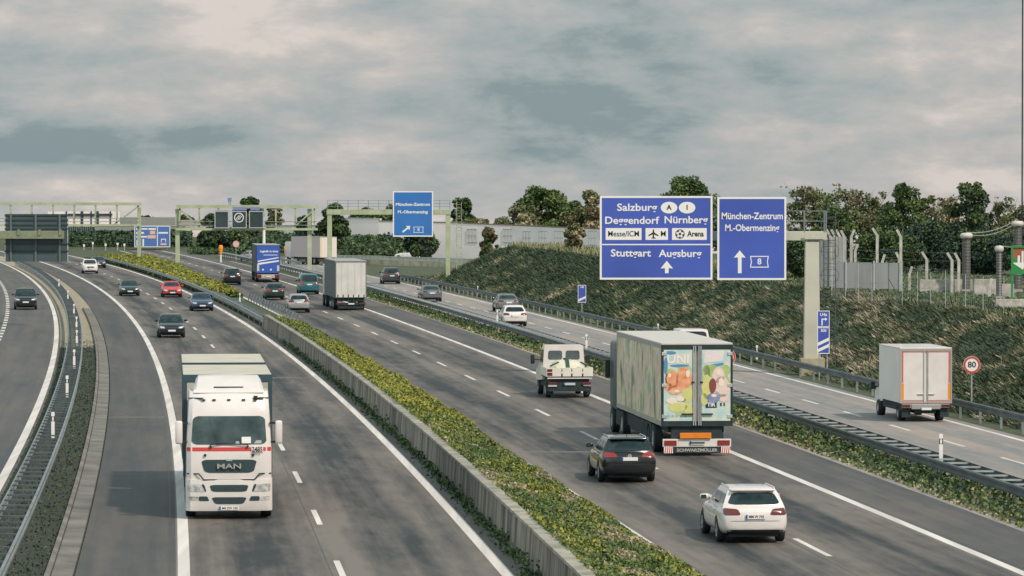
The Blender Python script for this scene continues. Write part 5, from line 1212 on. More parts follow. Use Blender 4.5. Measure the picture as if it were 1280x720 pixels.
def white_box():
    t = thing('box_truck', 'white box lorry on the ramp with red and orange edged rear doors', 'truck', (16.85, 172.5, 0), head(ER, 174)); t.scale = (.85, .9, .865)
    w_, L_, zb, H_ = 1.25, 5.2, .90, 3.50; body = mat('box_grey', (.70, .67, .62), .5, var=.05, scale=.5); sil = mat('box_profile', (.42, .40, .36), .4, .3)
    mb = MB(); mb.box(-w_, w_, .04, L_, zb, H_ - .06); mb.build('box_body', body, t)
    mb = MB(); mb.box(-w_ - .015, w_ + .015, 0, L_ + .02, H_ - .058, H_, .015); mb.build('roof', WHP, t)
    mb = MB()
    for s in (-1, 1): mb.box(s * (w_ - .02) - .035, s * (w_ - .02) + .035, -.035, .038, zb - .02, H_ - .06)
    mb.box(-w_ + .055, w_ - .055, -.035, .038, zb - .02, zb + .07); mb.box(-w_ + .055, w_ - .055, -.035, .038, H_ - .15, H_ - .06); mb.build('rear_frame', sil, t)
    for s in (-1, 1):
        a, b = sorted((s * .05, s * 1.18)); mb = MB(); mb.box(a, b, -.01, .036, zb + .08, H_ - .16); d = mb.build('rear_door', WHP, t)
        mb = MB(); mb.box(s * 1.13 - .03, s * 1.13 + .03, -.016, -.0105, zb + .95, H_ - .2); mb.box(a + .03, b - .03, -.016, -.0105, H_ - .22, H_ - .19); mb.box(a + .03, b - .03, -.016, -.0105, zb + .10, zb + .13); mb.build('red_edge_print', RED, d)
        mb = MB(); mb.box(s * 1.13 - .06, s * 1.13 + .06, -.017, -.0105, zb + .16, zb + .92); mb.build('orange_edge_print', mat('orange_edge', (.75, .26, .02), .5), d)
        mb = MB(); mb.tube((s * .10, -.04, zb), (s * .10, -.04, H_ - .1), .02, n=8); mb.build('lock_bar', STEELL, t)
        mb = MB(); mb.box(min(s * .1, s * .42), max(s * .1, s * .42), -.07, -.03, zb + .40, zb + .44, .01); mb.build('lock_handle', STEELL, t)
        mb = MB(); mb.box(s * .98 - .22, s * .98 + .22, -.05, -.021, .70, .82, .01); mb.build('tail_lamp', TAILD, t)
        mb = MB(); mb.box(min(s * .72, s * 1.15), max(s * .72, s * 1.15), .12, .16, .22, .62); mb.build('mud_flap', CHAS, t)
    mb = MB(); mb.box(-1.15, 1.15, -.02, .1, .66, .86, .01); mb.box(-.7, .7, -.06, -.02, .60, .84, .02); mb.build('rear_bar', mat('bar_steel', (.34, .33, .31), .5, .3), t)
    plate(t, -.07, .62, None)
    mb = MB(); mb.box(-.5, .5, .1, L_, .4, .89); mb.box(-1.1, 1.1, .3, 5.0, .50, .885); mb.build('chassis', CHAS, t)
    vs = []; prof = [(0, .75), (2.1, .60), (2.15, 1.1), (1.5, 1.35), (.85, 2.2), (.0, 2.25)]
    mb = MB()
    for x, s in ((-1.02, 0), (1.02, 0)): pass
    mb.prism([(L_ + .15 + y, z) for y, z in prof], 'x', -1.02, 1.02); mb.build('cab', WHP, t)
    for s in (-1, 1):
        mb = MB(); mb.prism([(L_ + .55, 1.38), (L_ + 1.5, 1.38), (L_ + 1.0, 2.05), (L_ + .55, 2.08)], 'x', s * 1.022 if s > 0 else -1.028, 1.028 if s > 0 else -1.022); mb.build('side_window', GLASS, t)
        mb = MB(); mb.box(s * 1.30 - .1, s * 1.30 + .1, L_ + 1.32, L_ + 1.5, 1.25, 1.62, .03); mr = mb.build('mirror', TRIM, t); mb = MB(); mb.beam((s * 1.0, L_ + 1.4, 1.35), (s * 1.22, L_ + 1.4, 1.40), .05, .05); mb.build('mirror_arm', TRIM, mr)
    mb = MB(); mb.prism([(L_ + 1.02, 2.08), (L_ + 1.60, 1.40), (L_ + 1.63, 1.43), (L_ + 1.05, 2.11)], 'x', -.92, .92); mb.build('windscreen', GLASS, t)
    for y in (1.35, L_ + 1.15):
        for s in (-1, 1): add_wheel(tw(.38, .34), t, s * .93, y, .38)
white_box()

def pickup():
    t = thing('pickup_truck', 'white double cab flatbed truck carrying a pale covered load', 'truck', (2.62, 193., 0), head(ER, 194))
    # cab
    prof = [(2.35, .75), (4.9, .62), (5.15, .70), (5.2, 1.05), (4.35, 1.28), (3.85, 1.42), (3.30, 2.28), (3.05, 2.34), (2.35, 2.34)]
    vs = []; fs = []; xs = [(-1.0, .0, .85), (-.98, .0, .93), (-.9, .0, 1.), (.9, 0, 1.), (.98, 0, .93), (1.0, 0, .85)]
    for x, s, tp in xs:
        for y, z in prof: vs.append((x * (1 if z < 1.4 else lerp(1, .90, (z - 1.4) / .94)), y, z if z < 2.2 else z - (1 - tp) * .5))
    k = len(prof)
    for i in range(5):
        for j in range(k): a = i * k + j; b = i * k + (j + 1) % k; fs.append((a, b, b + k, a + k))
    fs += [tuple(range(k)), tuple(5 * k + j for j in range(k))[::-1]]
    mb = MB(); mb.add(vs, fs); mb.build('cab', WHP, t, smooth=35); bv = BVHTree.FromPolygons([Vector(v) for v in vs], fs)
    for s in (-1, 1): patch(bv, [(s * .08, 1.66), (s * .74, 1.66), (s * .72, 2.08), (s * .08, 2.08)], '+y', mat('cab_rear_glass', (.05, .075, .08), .1, rgb2=(.12, .14, .15), scale=2), 'rear_window', t)
    for s, d in ((1, '-x'), (-1, '+x')):
        patch(bv, [(2.55, 1.5), (3.65, 1.5), (3.30, 2.12), (2.55, 2.12)], d, GLASS, 'side_window', t)
        mb = MB(); mb.box(s * 1.30 - .09, s * 1.30 + .09, 3.75, 3.9, 1.42, 1.85, .03); mr = mb.build('mirror', TRIM, t); mb = MB(); mb.beam((s * .95, 3.82, 1.6), (s * 1.25, 3.82, 1.62), .05, .05); mb.build('mirror_arm', TRIM, mr)
    patch(bv, [(-.85, 1.5), (.85, 1.5), (.78, 2.15), (-.78, 2.15)], '-y', GLASS, 'windscreen', t)
    # bed
    side = mat('bed_board', (.62, .58, .48), .6, rgb2=(.70, .67, .58), scale=2)
    mb = MB(); mb.box(-1.05, 1.05, .0, 2.3, .92, 1.0); mb.build('bed_floor', CHAS, t)
    mb = MB(); mb.box(-.78, 1.06, -.05, -.005, .98, 1.38, .008); mb.build('tailboard', side, t)
    mb = MB(); mb.box(-1.06, -.785, -.05, -.005, .98, 1.38, .008); cb_ = mb.build('corner_panel', WHP, t)
    mb = MB(); mb.box(-1.03, -.80, -.062, -.051, 1.02, 1.16); mb.box(-1.03, -.80, -.062, -.051, 1.20, 1.32); mb.build('tail_lamp', TAILD, cb_)
    for s in (-1, 1):
        mb = MB(); mb.box(s * 1.06 - .02, s * 1.06 + .02, 0, 2.28, .98, 1.38, .008); mb.build('side_board', side, t)
    mb = MB()
    for x in (-.35, .10, .60): mb.box(x - .03, x + .03, -.065, -.051, .94, 1.12); mb.box(x - .015, x + .015, -.06, -.051, 1.2, 1.34)
    mb.build('latch', TRIM, t)
    mb = MB(); mb.box(-1.02, 1.02, -.06, .0, .88, .93); mb.build('bed_edge', WHP, t)
    # load under sheet
    vs = []; fs = []; n_ = 16
    for i in range(n_ + 1):
        for j in range(9):
            u = i / n_ * 2 - 1; v = j / 8; prof_ = (1 - abs(u) ** 3.2) * min(1, v * 3, (1 - v) * 3 + .3)
            vs.append((u * .93, .15 + v * 2.0, 1.02 + .68 * prof_ + noise.noise(Vector((u * 3, v * 4, 1))) * .06))
    for i in range(n_):
        for j in range(8): a = i * 9 + j; fs.append((a, a + 1, a + 10, a + 9))
    mb = MB(); mb.add(vs, fs); ld = mb.build('load_sheet', mat('load_cream', (.56, .53, .42), .75, var=.12, scale=2.5), None, smooth=70)
    ld.name = 'covered_load'; ld.location = t.location; ld.rotation_euler = t.rotation_euler; tag(ld, 'pale cream sheeted load with a green strap on the white flatbed', 'load')
    mb = MB()
    ctr = [(-.02, .15 + v * 2.0, 1.03 + .68 * min(1, v * 3, (1 - v) * 3 + .3)) for v in np.linspace(0, 1, 9)]
    for a, b in zip(ctr[:-1], ctr[1:]): mb.beam((a[0], a[1], a[2] + .04), (b[0], b[1], b[2] + .04), .16, .05)
    mb.build('strap', mat('strap_green', (.02, .06, .04), .7), ld)
    for q_ in (((-.85, .3, 1.45), (-.45, .45, 1.62)), ((.55, .3, 1.62), (.85, .5, 1.45))): mb = MB(); mb.beam(*q_, .10, .05); mb.build('cover_patch', mat('strap_green', (.02, .06, .04), .7), ld)
    # underside
    mb = MB(); mb.box(-.9, .9, .05, 5.0, .45, .87); mb.box(-1.0, 1.0, .02, .12, .30, .52, .01); mb.build('chassis', CHAS, t)
    for s in (-1, 1):
        mb = MB(); mb.box(s * .78 - .2, s * .78 + .2, -.03, .02, .60, .72, .01); mb.build('tail_lamp', TAILD, t)
        mb = MB(); mb.box(s * .78 - .2, s * .78 + .2, -.03, .02, .52, .595) if s < 0 else mb.box(.64, .98, -.03, .02, .54, .595); mb.build('reverse_lamp', LAMP if s < 0 else CONC, t)
        mb = MB(); mb.box(s * .85 - .14, s * .85 + .14, .30, .34, .12, .5); mb.build('mud_flap', CHAS, t)
        for y in (.95, 4.3): add_wheel(tw(.35, .24), t, s * .88, y, .35)
    plate(t, -.02, .64, None, m=mat('plate_grey', (.46, .50, .48), .5))
pickup()
car('van', 'white van half hidden beyond the fruit trailer on the ramp', 'van', **onR(9.75, 234), pm=WHT, opts=dict())
# ---------------------------------------------------------------- far walls
def wall_run(label, P, ztop, zbot, m, th=.35, name='noise_wall', cap=None, cat='wall', posts=0, pm=None, windows=None):
    """straight wall runs between (x,y) points"""
    t = thing(name, label, cat, (0, 0, 0)); mb = MB(); mc = MB()
    for i in range(len(P) - 1):
        a, b = Vector((*P[i], 0)), Vector((*P[i + 1], 0)); d = (b - a).normalized(); nrm = Vector((-d.y, d.x, 0)) * th / 2
        za, zb_ = ztop[i], ztop[i + 1]
        vs = [a - nrm, b - nrm, b + nrm, a + nrm]; vs = [Vector((v.x, v.y, zbot)) for v in vs] + [Vector((vs[0].x, vs[0].y, za)), Vector((vs[1].x, vs[1].y, zb_)), Vector((vs[2].x, vs[2].y, zb_)), Vector((vs[3].x, vs[3].y, za))]
        mb.add(vs, [(0, 3, 2, 1), (4, 5, 6, 7), (0, 1, 5, 4), (1, 2, 6, 5), (2, 3, 7, 6), (3, 0, 4, 7)])
        if cap: mc.beam((a.x, a.y, za + .08), (b.x, b.y, zb_ + .08), th + .12, .155)
    mb.build('wall_body', m, t)
    if cap: mc.build('coping', cap, t)
    if posts:
        for i in range(len(P) - 1):
            a, b = Vector((*P[i], 0)), Vector((*P[i + 1], 0)); L = (b - a).length; n = int(L / posts); d = (b - a).normalized(); ft = Vector((d.y, -d.x, 0)) * (th / 2 + .05)
            for j in range(n + 1):
                p = a + d * (j * posts) + ft; q_ = MB(); q_.box(p.x - .10, p.x + .10, p.y - .05, p.y + .04, zbot, lerp(ztop[i], ztop[i + 1], j * posts / L) + .05); q_.build('post', pm or CONC, t)
    return t
PALE = mat('pale_pink_wall', (.80, .72, .69), .8, var=.08, scale=.25)
PALE2 = mat('pale_wall', (.68, .61, .58), .8, var=.12, scale=.4)
def W(px, Y): return (at(px, 0, Y)[0], Y)
wm = wall_run('long pale noise wall behind the bank with framed panels and graffiti', [W(426, 712), W(476, 706)], [CAMH - 28 * 712 / FPX, CAMH - 29 * 706 / FPX], -3, PALE, cap=CONCL)
wm2 = wall_run('pale noise wall with grey framed openings running behind the bank top', [W(474, 704), W(560, 697), W(640, 690), W(790, 672)], [CAMH - 31.5 * 704 / FPX, CAMH - 33.5 * 697 / FPX, CAMH - 37 * 690 / FPX, CAMH - 43.5 * 672 / FPX], -8, PALE, cap=mat('red_brown_coping', (.22, .15, .12), .8))
# framed grey panels on it
for i, px in enumerate((591, 636, 660, 680, 700, 742)):
    a, b = (560, 560), (640, 505)
    Yp = lerp(697, 690, (px - 560) / 80.) if px < 640 else lerp(690, 672, (px - 640) / 150.)
    x, y = W(px, Yp); dx = 1.
    ang = math.atan2(-7, W(640, 690)[0] - W(560, 697)[0]) if px < 640 else math.atan2(-18, W(790, 672)[0] - W(640, 690)[0])
    d = Vector((math.cos(ang), math.sin(ang), 0)); nf = Vector((d.y, -d.x, 0))
    if nf.y > 0: nf = -nf
    c = Vector((x, y, 0)) + nf * .22; mb = MB(); hw_ = .95; zt = CAMH - (41 if px < 640 else 44) * Yp / FPX; zl = zt - 2.2
    for k_ in range(4): p = c + d * (-hw_ + k_ * hw_ * 2 / 3); mb.box(p.x - .07, p.x + .07, p.y - .06, p.y + .06, zl, zt)
    for z in (zl, (zl + zt) / 2, zt): mb.beam(tuple(c - d * hw_ + Vector((0, 0, z))), tuple(c + d * hw_ + Vector((0, 0, z))), .12, .10)
    mb.build('grey_frame', mat('grey_frame', (.42, .43, .42), .6), wm2)
# graffiti strokes
def graffiti(root, pts, Y, col, w_=.16):
    mb = MB()
    for a, b in zip(pts[:-1], pts[1:]):
        A, B = at(a[0], a[1], Y), at(b[0], b[1], Y); mb.beam(A, B, .05, w_)
    mb.build('graffiti', mat('graffiti_' + col, {'blue': (.12, .18, .30), 'dark': (.06, .07, .08)}[col], .6), root)
graffiti(wm2, [(478, 298), (480, 291), (483, 297), (486, 290), (489, 298), (491, 292), (494, 297)], 701, 'blue', .3); graffiti(wm2, [(477, 299), (496, 299)], 701, 'blue', .2)
# walls left of the lattice gantry
wl1 = wall_run('pale wall with graffiti letters behind the blue truck', [W(232, 742), W(330, 742), W(432, 720)], [CAMH - 39 * 742 / FPX, CAMH - 38.5 * 742 / FPX, CAMH - 37 * 720 / FPX], 1.0, PALE2, cap=CONCL)
for x0, pts in ((317, [(317, 290), (317, 296), (321, 296), (321, 290), (317, 290)]), (323, [(325, 290), (322, 293), (325, 297), (328, 293), (325, 290)])): graffiti(wl1, pts, 740.5, 'dark', .22)
wl2 = wall_run('pale building wall above the far left fence with tall dark windows', [W(60, 772), W(150, 772)], [CAMH - 19.5 * 772 / FPX] * 2, 1.5, PALE)
for px in (83, 93, 102.5, 114, 122, 138):
    x = at(px, 0, 771.6)[0]; mb = MB(); mb.box(x - (.22 if px in (102.5, 122) else .12), x + (.22 if px in (102.5, 122) else .12), 771.70, 771.82, CAMH - 38 * 771 / FPX, CAMH - 19 * 771 / FPX); mb.build('window_strip', DARKP, wl2)
mb = MB(); x0 = at(84, 0, 771)[0]; x1 = at(140, 0, 771)[0]; mb.box(x0, x1, 771.55, 771.69, CAMH - 24.5 * 771 / FPX, CAMH - 22 * 771 / FPX); mb.build('dark_band', DARKP, wl2)
gl = wall_run('grey concrete parapet of the overpass far left', [W(119, 756), W(250, 748)], [CAMH - 37.5 * 756 / FPX, CAMH - 38 * 748 / FPX], CAMH - 51.5 * 756 / FPX, mat('parapet_grey', (.33, .32, .29), .8, var=.1, scale=.3), cap=CONCL, name='bridge_parapet')
ds = wall_run('dark ribbed fence left of the grey parapet', [W(70, 760), W(119, 757)], [CAMH - 38 * 760 / FPX] * 2, CAMH - 52 * 760 / FPX, mat('dark_teal_fence', (.035, .06, .065), .6), name='ribbed_fence', cat='fence')
for i in range(12): x = at(85.5 + i * 2.7, 0, 757)[0]; mb = MB(); mb.box(x - .05, x + .05, 756.4, 756.55, CAMH - 52 * 757 / FPX, CAMH - 38.5 * 757 / FPX); mb.build('rib', mat('rib_grey', (.15, .19, .19), .6), ds)
gw = wall_run('grey flat roofed hall behind the overpass parapet', [W(140, 790), W(222, 790)], [CAMH - 26.5 * 790 / FPX] * 2, 1., mat('hall_grey', (.25, .25, .24), .7, var=.08, scale=.3), name='hall', cat='building', th=6.)
hb = wall_run('low hall with pale end behind the far board', [W(222, 795), W(262, 795)], [CAMH - 30 * 795 / FPX] * 2, 1., mat('hall_pale', (.38, .36, .34), .7), name='hall', cat='building', th=5.)
# poles
def pole(label, px, y0, y1, Y, r, m, name='pole', cat='pole'):
    X, _, z1 = at(px, y0, Y); _, _, z0 = at(px, y1, Y); t = thing(name, label, cat, (X, Y, 0)); mb = MB(); mb.tube((0, 0, min(z0, gz(X, Y)) - .2), (0, 0, z1), r, r * .8, 10); mb.build('shaft', m, t)
    mb = MB(); mb.lathe([(0, z1 + .02), (r * 1.1, z1 + .01), (r * 1.1, z1 - .06), (0, z1 - .06)], n=10); mb.build('cap', m, t); return t
pole('thick white pole between the message boards and the blue truck', 330, 284, 318, 560, .22, WHITE)
pole('tall thin dark mast at the right edge of the picture', 1277.5, -120, 350, 290, .055, BLACK, 'mast', 'mast')

# ---------------------------------------------------------------- fences and substation on the plateau
def onground(px, py, y0=150., y1=330.):
    Y = y0
    while Y < y1:
        X = (px - 640) * Y / FPX
        if HOR + (CAMH - gz(X, Y)) * FPX / Y <= py: return Y
        Y += .5
    return Y
sf_ = thing('mesh_fence', 'thin wire mesh fence with slim posts along the top of the bank', 'fence')
FP = [(1040, 326, 376, 233), (1057, 328, 376, 232), (1073, 328, 380, 231), (1090, 330, 382, 229), (1111, 329, 380, 227), (1128, 335, 384, 225), (1147, 339, 384, 222), (1163.5, 340, 385, 220), (1182, 338, 388, 217), (1207, 343, 388, 213), (1229, 345, 392, 210), (1255, 345, 392, 206), (1290, 345, 395, 200)]
tops = []
for px, ya, yb, Y in FP:
    Y = onground(px, yb); X, _, z1 = at(px, ya, Y); z0 = gz(X, Y); mb = MB(); mb.tube((X, Y, z0 - .2), (X, Y, z1), .022, n=6); mb.build('post', STEELL if px != 1111 else STEELD, sf_); tops.append((X, Y, z0, z1))
mb = MB()
for (x0, y0, a0, b0), (x1, y1, a1, b1) in zip(tops[:-1], tops[1:]):
    for f in (0, .5, 1.): mb.beam((x0, y0, lerp(a0 + .1, b0, f)), (x1, y1, lerp(a1 + .1, b1, f)), .012, .012)
    n = 9
    for i in range(1, n): u = i / n; mb.beam((lerp(x0, x1, u), lerp(y0, y1, u), lerp(a0, a1, u) + .05), (lerp(x0, x1, u), lerp(y0, y1, u), lerp(b0, b1, u)), .008, .008)
mb.build('mesh', STEEL, sf_)
mb = MB(); X, Y, z0, z1 = tops[4]; mb.beam((X, Y, z0 + 1.4), (X + .8, Y - .3, z0), .04, .04); mb.build('brace', STEELD, sf_)
bf = thing('board_fence', 'grey board fence panel below the angled posts on the bank top', 'fence')
GREYB = mat('grey_boards', (.24, .25, .25), .7, var=.18, scale=1.5, stretch=(1, 1, .1))
for px0, px1, y0, y1, Y in ((1040, 1057, 328, 352, 262), (1058, 1092, 328, 352.5, 262), (1093, 1127, 328.5, 353, 262)):
    a = at(px0, y0, Y); b = at(px1, y1, Y); mb = MB(); mb.box(a[0], b[0] - .03, Y, Y + .06, b[2] - .4, a[2]); mb.build('panel', GREYB, bf)
for px in (1040, 1057.5, 1092.5, 1127): a = at(px, 326, 262); mb = MB(); mb.box(a[0] - .05, a[0] + .05, 261.9, 262.0, 3., a[2]); mb.build('post', STEELL, bf)
cg = thing('board_fence', 'tall pale slatted screen behind the gantry ladder', 'fence')
for i, (px0, px1) in enumerate(((1024, 1039), (1040, 1058))):
    a = at(px0, 296, 268); b = at(px1, 328, 268); mb = MB(); mb.box(a[0], b[0] - .02, 268 + i * .8, 268.06 + i * .8, 3.3, a[2]); mb.build('panel', mat('slat_grey' + str(i), (.22 + .14 * i, .24 + .13 * i, .24 + .12 * i), .7, var=.25, scale=9, stretch=(1, 1, .03)), cg)
for px in (1028, 1033, 1038, 1043, 1048, 1053, 1058): a = at(px, 296, 267.8); mb = MB(); mb.tube((a[0], 267.85, 3.3), (a[0], 267.85, a[2]), .02, n=6); mb.build('slat', STEEL, cg)
cf = thing('concrete_post_fence', 'security fence of concrete posts with bent tops on the bank top', 'fence')
BENT = [(1038, 287, 352, 268, 5), (1044, 287, 352, 268.4, 5), (1050, 287, 350, 269, 5), (1056, 288, 350, 270, 5), (1064, 287, 346, 271, -4), (1069, 305, 330, 275, -3), (1096.5, 285, 330, 266, 6), (1126, 287, 353, 262, 5), (1103, 318, 330, 276, -3), (1124, 315, 330, 276, 4), (1137, 333, 353, 264, -3), (1158.5, 315, 353, 262, 6), (1190, 316, 356, 260, 6), (1198.5, 316, 352, 262, 5), (1237, 348, 366, 250, -3)]
for px, ya, yb, Y, bend in BENT:
    X, _, z1 = at(px, ya, Y); z0 = gz(X, Y) - .2; zk = z1 - .42; dx = -bend * Y / FPX
    mb = MB(); mb.box(X - .085, X + .085, Y - .08, Y + .08, z0, zk); mb.beam((X, Y, zk - .05), (X + dx, Y, z1), .15, .15); mb.build('post', CONCL, cf)
mb = MB()
for z_ in (.45, .9, 1.4, 1.9):
    prev = None
    for px, ya, yb, Y, bend in BENT[5:-1]:
        X = at(px, 0, Y)[0]; p = (X, Y + .1, HB + z_)
        if prev: mb.beam(prev, p, .012, .012)
        prev = p
mb.build('wire', STEEL, cf)
# substation bushings
INS = mat('porcelain_grey', (.085, .085, .08), .4, rgb2=(.15, .14, .13), scale=3, stretch=(1, 1, 6)); CAPM = mat('bushing_cap', (.55, .52, .48), .5)
def bushing(label, px, y0, y1, Y, wpx, mast=None):
    X, _, z1 = at(px, y0, Y); _, _, z0 = at(px, y1, Y); r = wpx / 2 * Y / FPX; z0 = min(z0, gz(X, Y) - .1)
    t = thing('bushing', label, 'insulator', (X, Y, 0)); pr = [(0, z0)]; n = int((z1 - .35 - z0) / .09)
    for i in range(n): za = lerp(z0, z1 - .35, i / n); pr += [(r, za), (r * .86, za + .05)]
    pr += [(0, z1 - .35)]; mb = MB(); mb.lathe(pr, n=18); mb.build('insulator_column', INS, t, smooth=50)
    mb = MB(); R_ = r * 1.45; mb.lathe([(0, z1), (R_ * .8, z1 - .02), (R_, z1 - .12), (R_, z1 - .24), (R_ * .8, z1 - .34), (0, z1 - .345)], n=18); mb.build('cap', CAPM, t, smooth=40)
    mb = MB(); mb.box(-r * 1.1, r * 1.1, -r, r, gz(X, Y) - .3, z0 + .05) if z0 > gz(X, Y) else mb.box(-r * 1.15, r * 1.15, -r * 1.1, r * 1.1, z0 - .1, z0 + .3); mb.build('base', CONC, t)
    return (X, Y, z1)
A1 = bushing('tall dark grey ribbed insulator column with white cap left of the green billboard', 1208, 291, 350, 262, 11)
A2 = bushing('slimmer insulator column just left of the green billboard', 1249, 307, 372, 246, 8)
A3 = bushing('insulator column with white cap behind the green billboard at the picture edge', 1272, 276, 310, 262, 11)
def cable(label, a, b, sag):
    mb = MB(); pr = None
    for i in range(13):
        u = i / 12; p = (lerp(a[0], b[0], u), lerp(a[1], b[1], u), lerp(a[2], b[2], u) - sag * 4 * u * (1 - u))
        if pr: mb.tube(pr, p, .022, n=6)
        pr = p
    o = mb.build('power_cable', mat('cable_pale', (.40, .39, .36), .5), None); tag(o, label, 'cable')
cable('upper pale cable sagging between the two white capped insulators', (A1[0], A1[1], A1[2] + .03), (A3[0], A3[1], A3[2] + .1), .30)
cable('lower pale cable sagging between the two white capped insulators', (A1[0] + .2, A1[1] - .1, A1[2] - .12), (A3[0], A3[1] - .1, A3[2] - .05), .34)
cable('short pale cable from the slim insulator towards the green billboard', A2, (A2[0] + .9, A2[1], A2[2] - .1), .02)
bb_ = thing('billboard', 'green framed billboard with red brown panel cut by the right picture edge', 'billboard'); Y = 240.
a = at(1264, 307, Y); b = at(1330, 343, Y); zg = gz(a[0], Y)
mb = MB(); mb.box(a[0], b[0], Y, Y + .08, b[2], a[2]); mb.build('panel', mat('billboard_red', (.36, .10, .05), .6, var=.15), bb_)
GRN2 = mat('billboard_green', (.02, .24, .06), .5); fr = .12
mb = MB()
for q_ in ((a[0], b[0], a[2] - fr, a[2]), (a[0], b[0], b[2], b[2] + fr), (a[0], a[0] + fr, b[2] + fr, a[2] - fr)): mb.box(q_[0], q_[1], Y - .06, Y - .004, q_[2], q_[3])
mb.prism([(a[0] + fr, b[2] + fr), (a[0] + .75, b[2] + fr), (a[0] + .35, b[2] + .9), (a[0] + fr, b[2] + .9)], 'y', Y - .03, Y - .002); mb.build('green_frame', GRN2, bb_)
mb = MB(); x0 = a[0] + .36; zc = (a[2] + b[2]) / 2
mb.box(x0, x0 + .14, Y - .04, Y - .032, zc - .35, zc + .25); mb.box(x0 + .22, x0 + .34, Y - .04, Y - .032, zc - .35, zc + .5); mb.box(x0 + .42, x0 + .54, Y - .04, Y - .032, zc - .3, zc + .2); mb.prism([(x0 - .3, zc - .15), (x0 + .5, zc - .15), (x0 + .3, zc - .55)], 'y', Y - .046, Y - .041); mb.build('white_shapes', WHITE, bb_)
for x in (a[0] + .06, a[0] + 2.2): mb = MB(); mb.box(x - .06, x + .06, Y - .03, Y + .06, zg - .3, b[2]); mb.build('leg', GRN2, bb_)
lw = thing('low_wall', 'low pale rubble wall under the billboard at right', 'wall')
for i, (p0, p1, y0, y1) in enumerate(((1218, 1245, 349, 368), (1246, 1268, 355, 373), (1150, 1216, 349.5, 353.5), (1245, 1300, 374, 382))):
    Y = (255, 250, 263, 228)[i]; a = at(p0, y0, Y); b = at(p1, y1, Y); mb = MB(); mb.box(a[0], b[0], Y, Y + .4, b[2] - .6, a[2], .02); mb.build('wall_section', mat('rubble_pale', (.42, .38, .34), .9, var=.35, scale=2.5), lw)

# ---------------------------------------------------------------- trees and bushes
def tree(label, px, ptop, wpx, Y, style, zb=None, group=None, name='tree', pbase=None, dens=1.):
    X = at(px, 0, Y)[0]; z0 = gz(X, Y) if zb is None else zb; zt = at(px, ptop, Y)[2]; h = zt - z0; rw = wpx / 2 * Y / FPX
    t = thing(name, label, 'tree' if name == 'tree' else 'shrub', (X, Y, z0), group=group)
    airy = style in ('airy', 'bare'); r0 = max(.06, h * .025)
    # trunk with limbs
    mb = MB(); top = h * (.85 if airy else .7); pts = [(0, 0, -.3), (random.uniform(-.1, .1) * rw, 0, top * .4), (random.uniform(-.15, .15) * rw, random.uniform(-.2, .2), top)]
    mb.tube(pts[0], pts[1], r0, r0 * .75, 8); mb.tube(pts[1], pts[2], r0 * .75, r0 * .25, 7); tips = []
    nl = 16 if airy else 9
    for i in range(nl):
        u = random.uniform(.25, .95); b = Vector((lerp(pts[1][0], pts[2][0], max(0, (u - .4) / .6)), 0, top * u)); an = random.uniform(0, 6.28); ln = rw * random.uniform(.5, 1.0) * (1 - .3 * u)
        e_ = b + Vector((math.cos(an) * ln, math.sin(an) * ln, h * random.uniform(.08, .24))); mb.tube(b, e_, r0 * .35, r0 * .1, 5); tips.append(e_)
        if airy:
            for k_ in range(3):
                f = e_ + Vector((random.uniform(-.4, .4) * rw, random.uniform(-.4, .4) * rw, random.uniform(.0, .2) * h)); mb.tube(lerp(b, e_, random.uniform(.5, 1)), f, r0 * .14, r0 * .05, 4); tips.append(f)
    mb.build('trunk', BARK, t)
    # crown: clumps in an uneven envelope
    ls = max(.09, .00055 * Y)
    P = []; S = []; M_ = []
    pal = {'dark': ([0, 0, 1, 1, 2], .28), 'green': ([1, 2, 1, 2, 5], .2), 'pale': ([5, 2, 4, 5, 6], .2), 'airy': ([5, 5, 6, 2, 1], .3), 'bare': ([6, 4, 5], .3), 'autumn': ([6, 5, 1, 4], .2), 'teal': ([0, 0, 0, 0, 1], .3)}[style][0]
    ncl = int((44 if not airy else 52) * dens)
    for c in range(ncl):
        if airy and tips and random.random() < .75: cen = np.array(random.choice(tips)) ; rr = rw * random.uniform(.12, .28)
        else:
            u = random.uniform(.10 if not airy else .4, .97) ** (.8 if not airy else 1); prof_ = math.sin(math.pi * min(1, max(.0, u * .82 + .12))) ** .8
            an = random.uniform(0, 6.28); ro = rw * prof_ * math.sqrt(random.random()) * .85; cen = np.array((math.cos(an) * ro, math.sin(an) * ro, h * u)); rr = rw * random.uniform(.18, .44) * (1 - .45 * max(0, u - .6) / .4)
        n = int((230 if not airy else 75) * (rr / (rw * .3)) ** 1.6 * max(.5, min(3, (rw / 2.0) ** 1.2)))
        q_ = rng.normal(size=(n, 3)); q_ *= np.minimum(1, 1.9 / np.linalg.norm(q_, axis=1) * rng.random(n) ** .15)[:, None] * rr * .62; q_[:, 2] *= .8
        pts_ = cen + q_; pts_ = pts_[(pts_[:, 2] > .02) & (pts_[:, 2] < h * 1.06)]; n = len(pts_)
        if n == 0: continue
        P.append(pts_); S.append(rng.uniform(.6, 1.5, n) * ls); main = random.choice(pal); M_.append(np.where(rng.random(n) < .7, main, rng.choice(pal, n)))
    P = np.concatenate(P); V = leafquads(P, np.concatenate(S)); quads('crown', V, np.concatenate(M_), LEAF, t)
T = tree
T('airy pale tree with bare twigs just right of the München sign', 1003, 238, 62, 400, 'airy'); T('airy tree with open branches above the slatted screen', 1062, 235, 66, 385, 'airy')
T('dense dark tree with pointed top in the middle of the right tree group', 1130, 232, 62, 345, 'dark'); T('thin pale twiggy tree left of the pointed dark tree', 1098, 245, 44, 380, 'airy')
T('large dark tree with open sky gaps above the tall insulator', 1212, 228, 66, 350, 'dark', dens=1.3); T('pale twiggy tree left of the large dark tree', 1186, 252, 36, 385, 'bare')
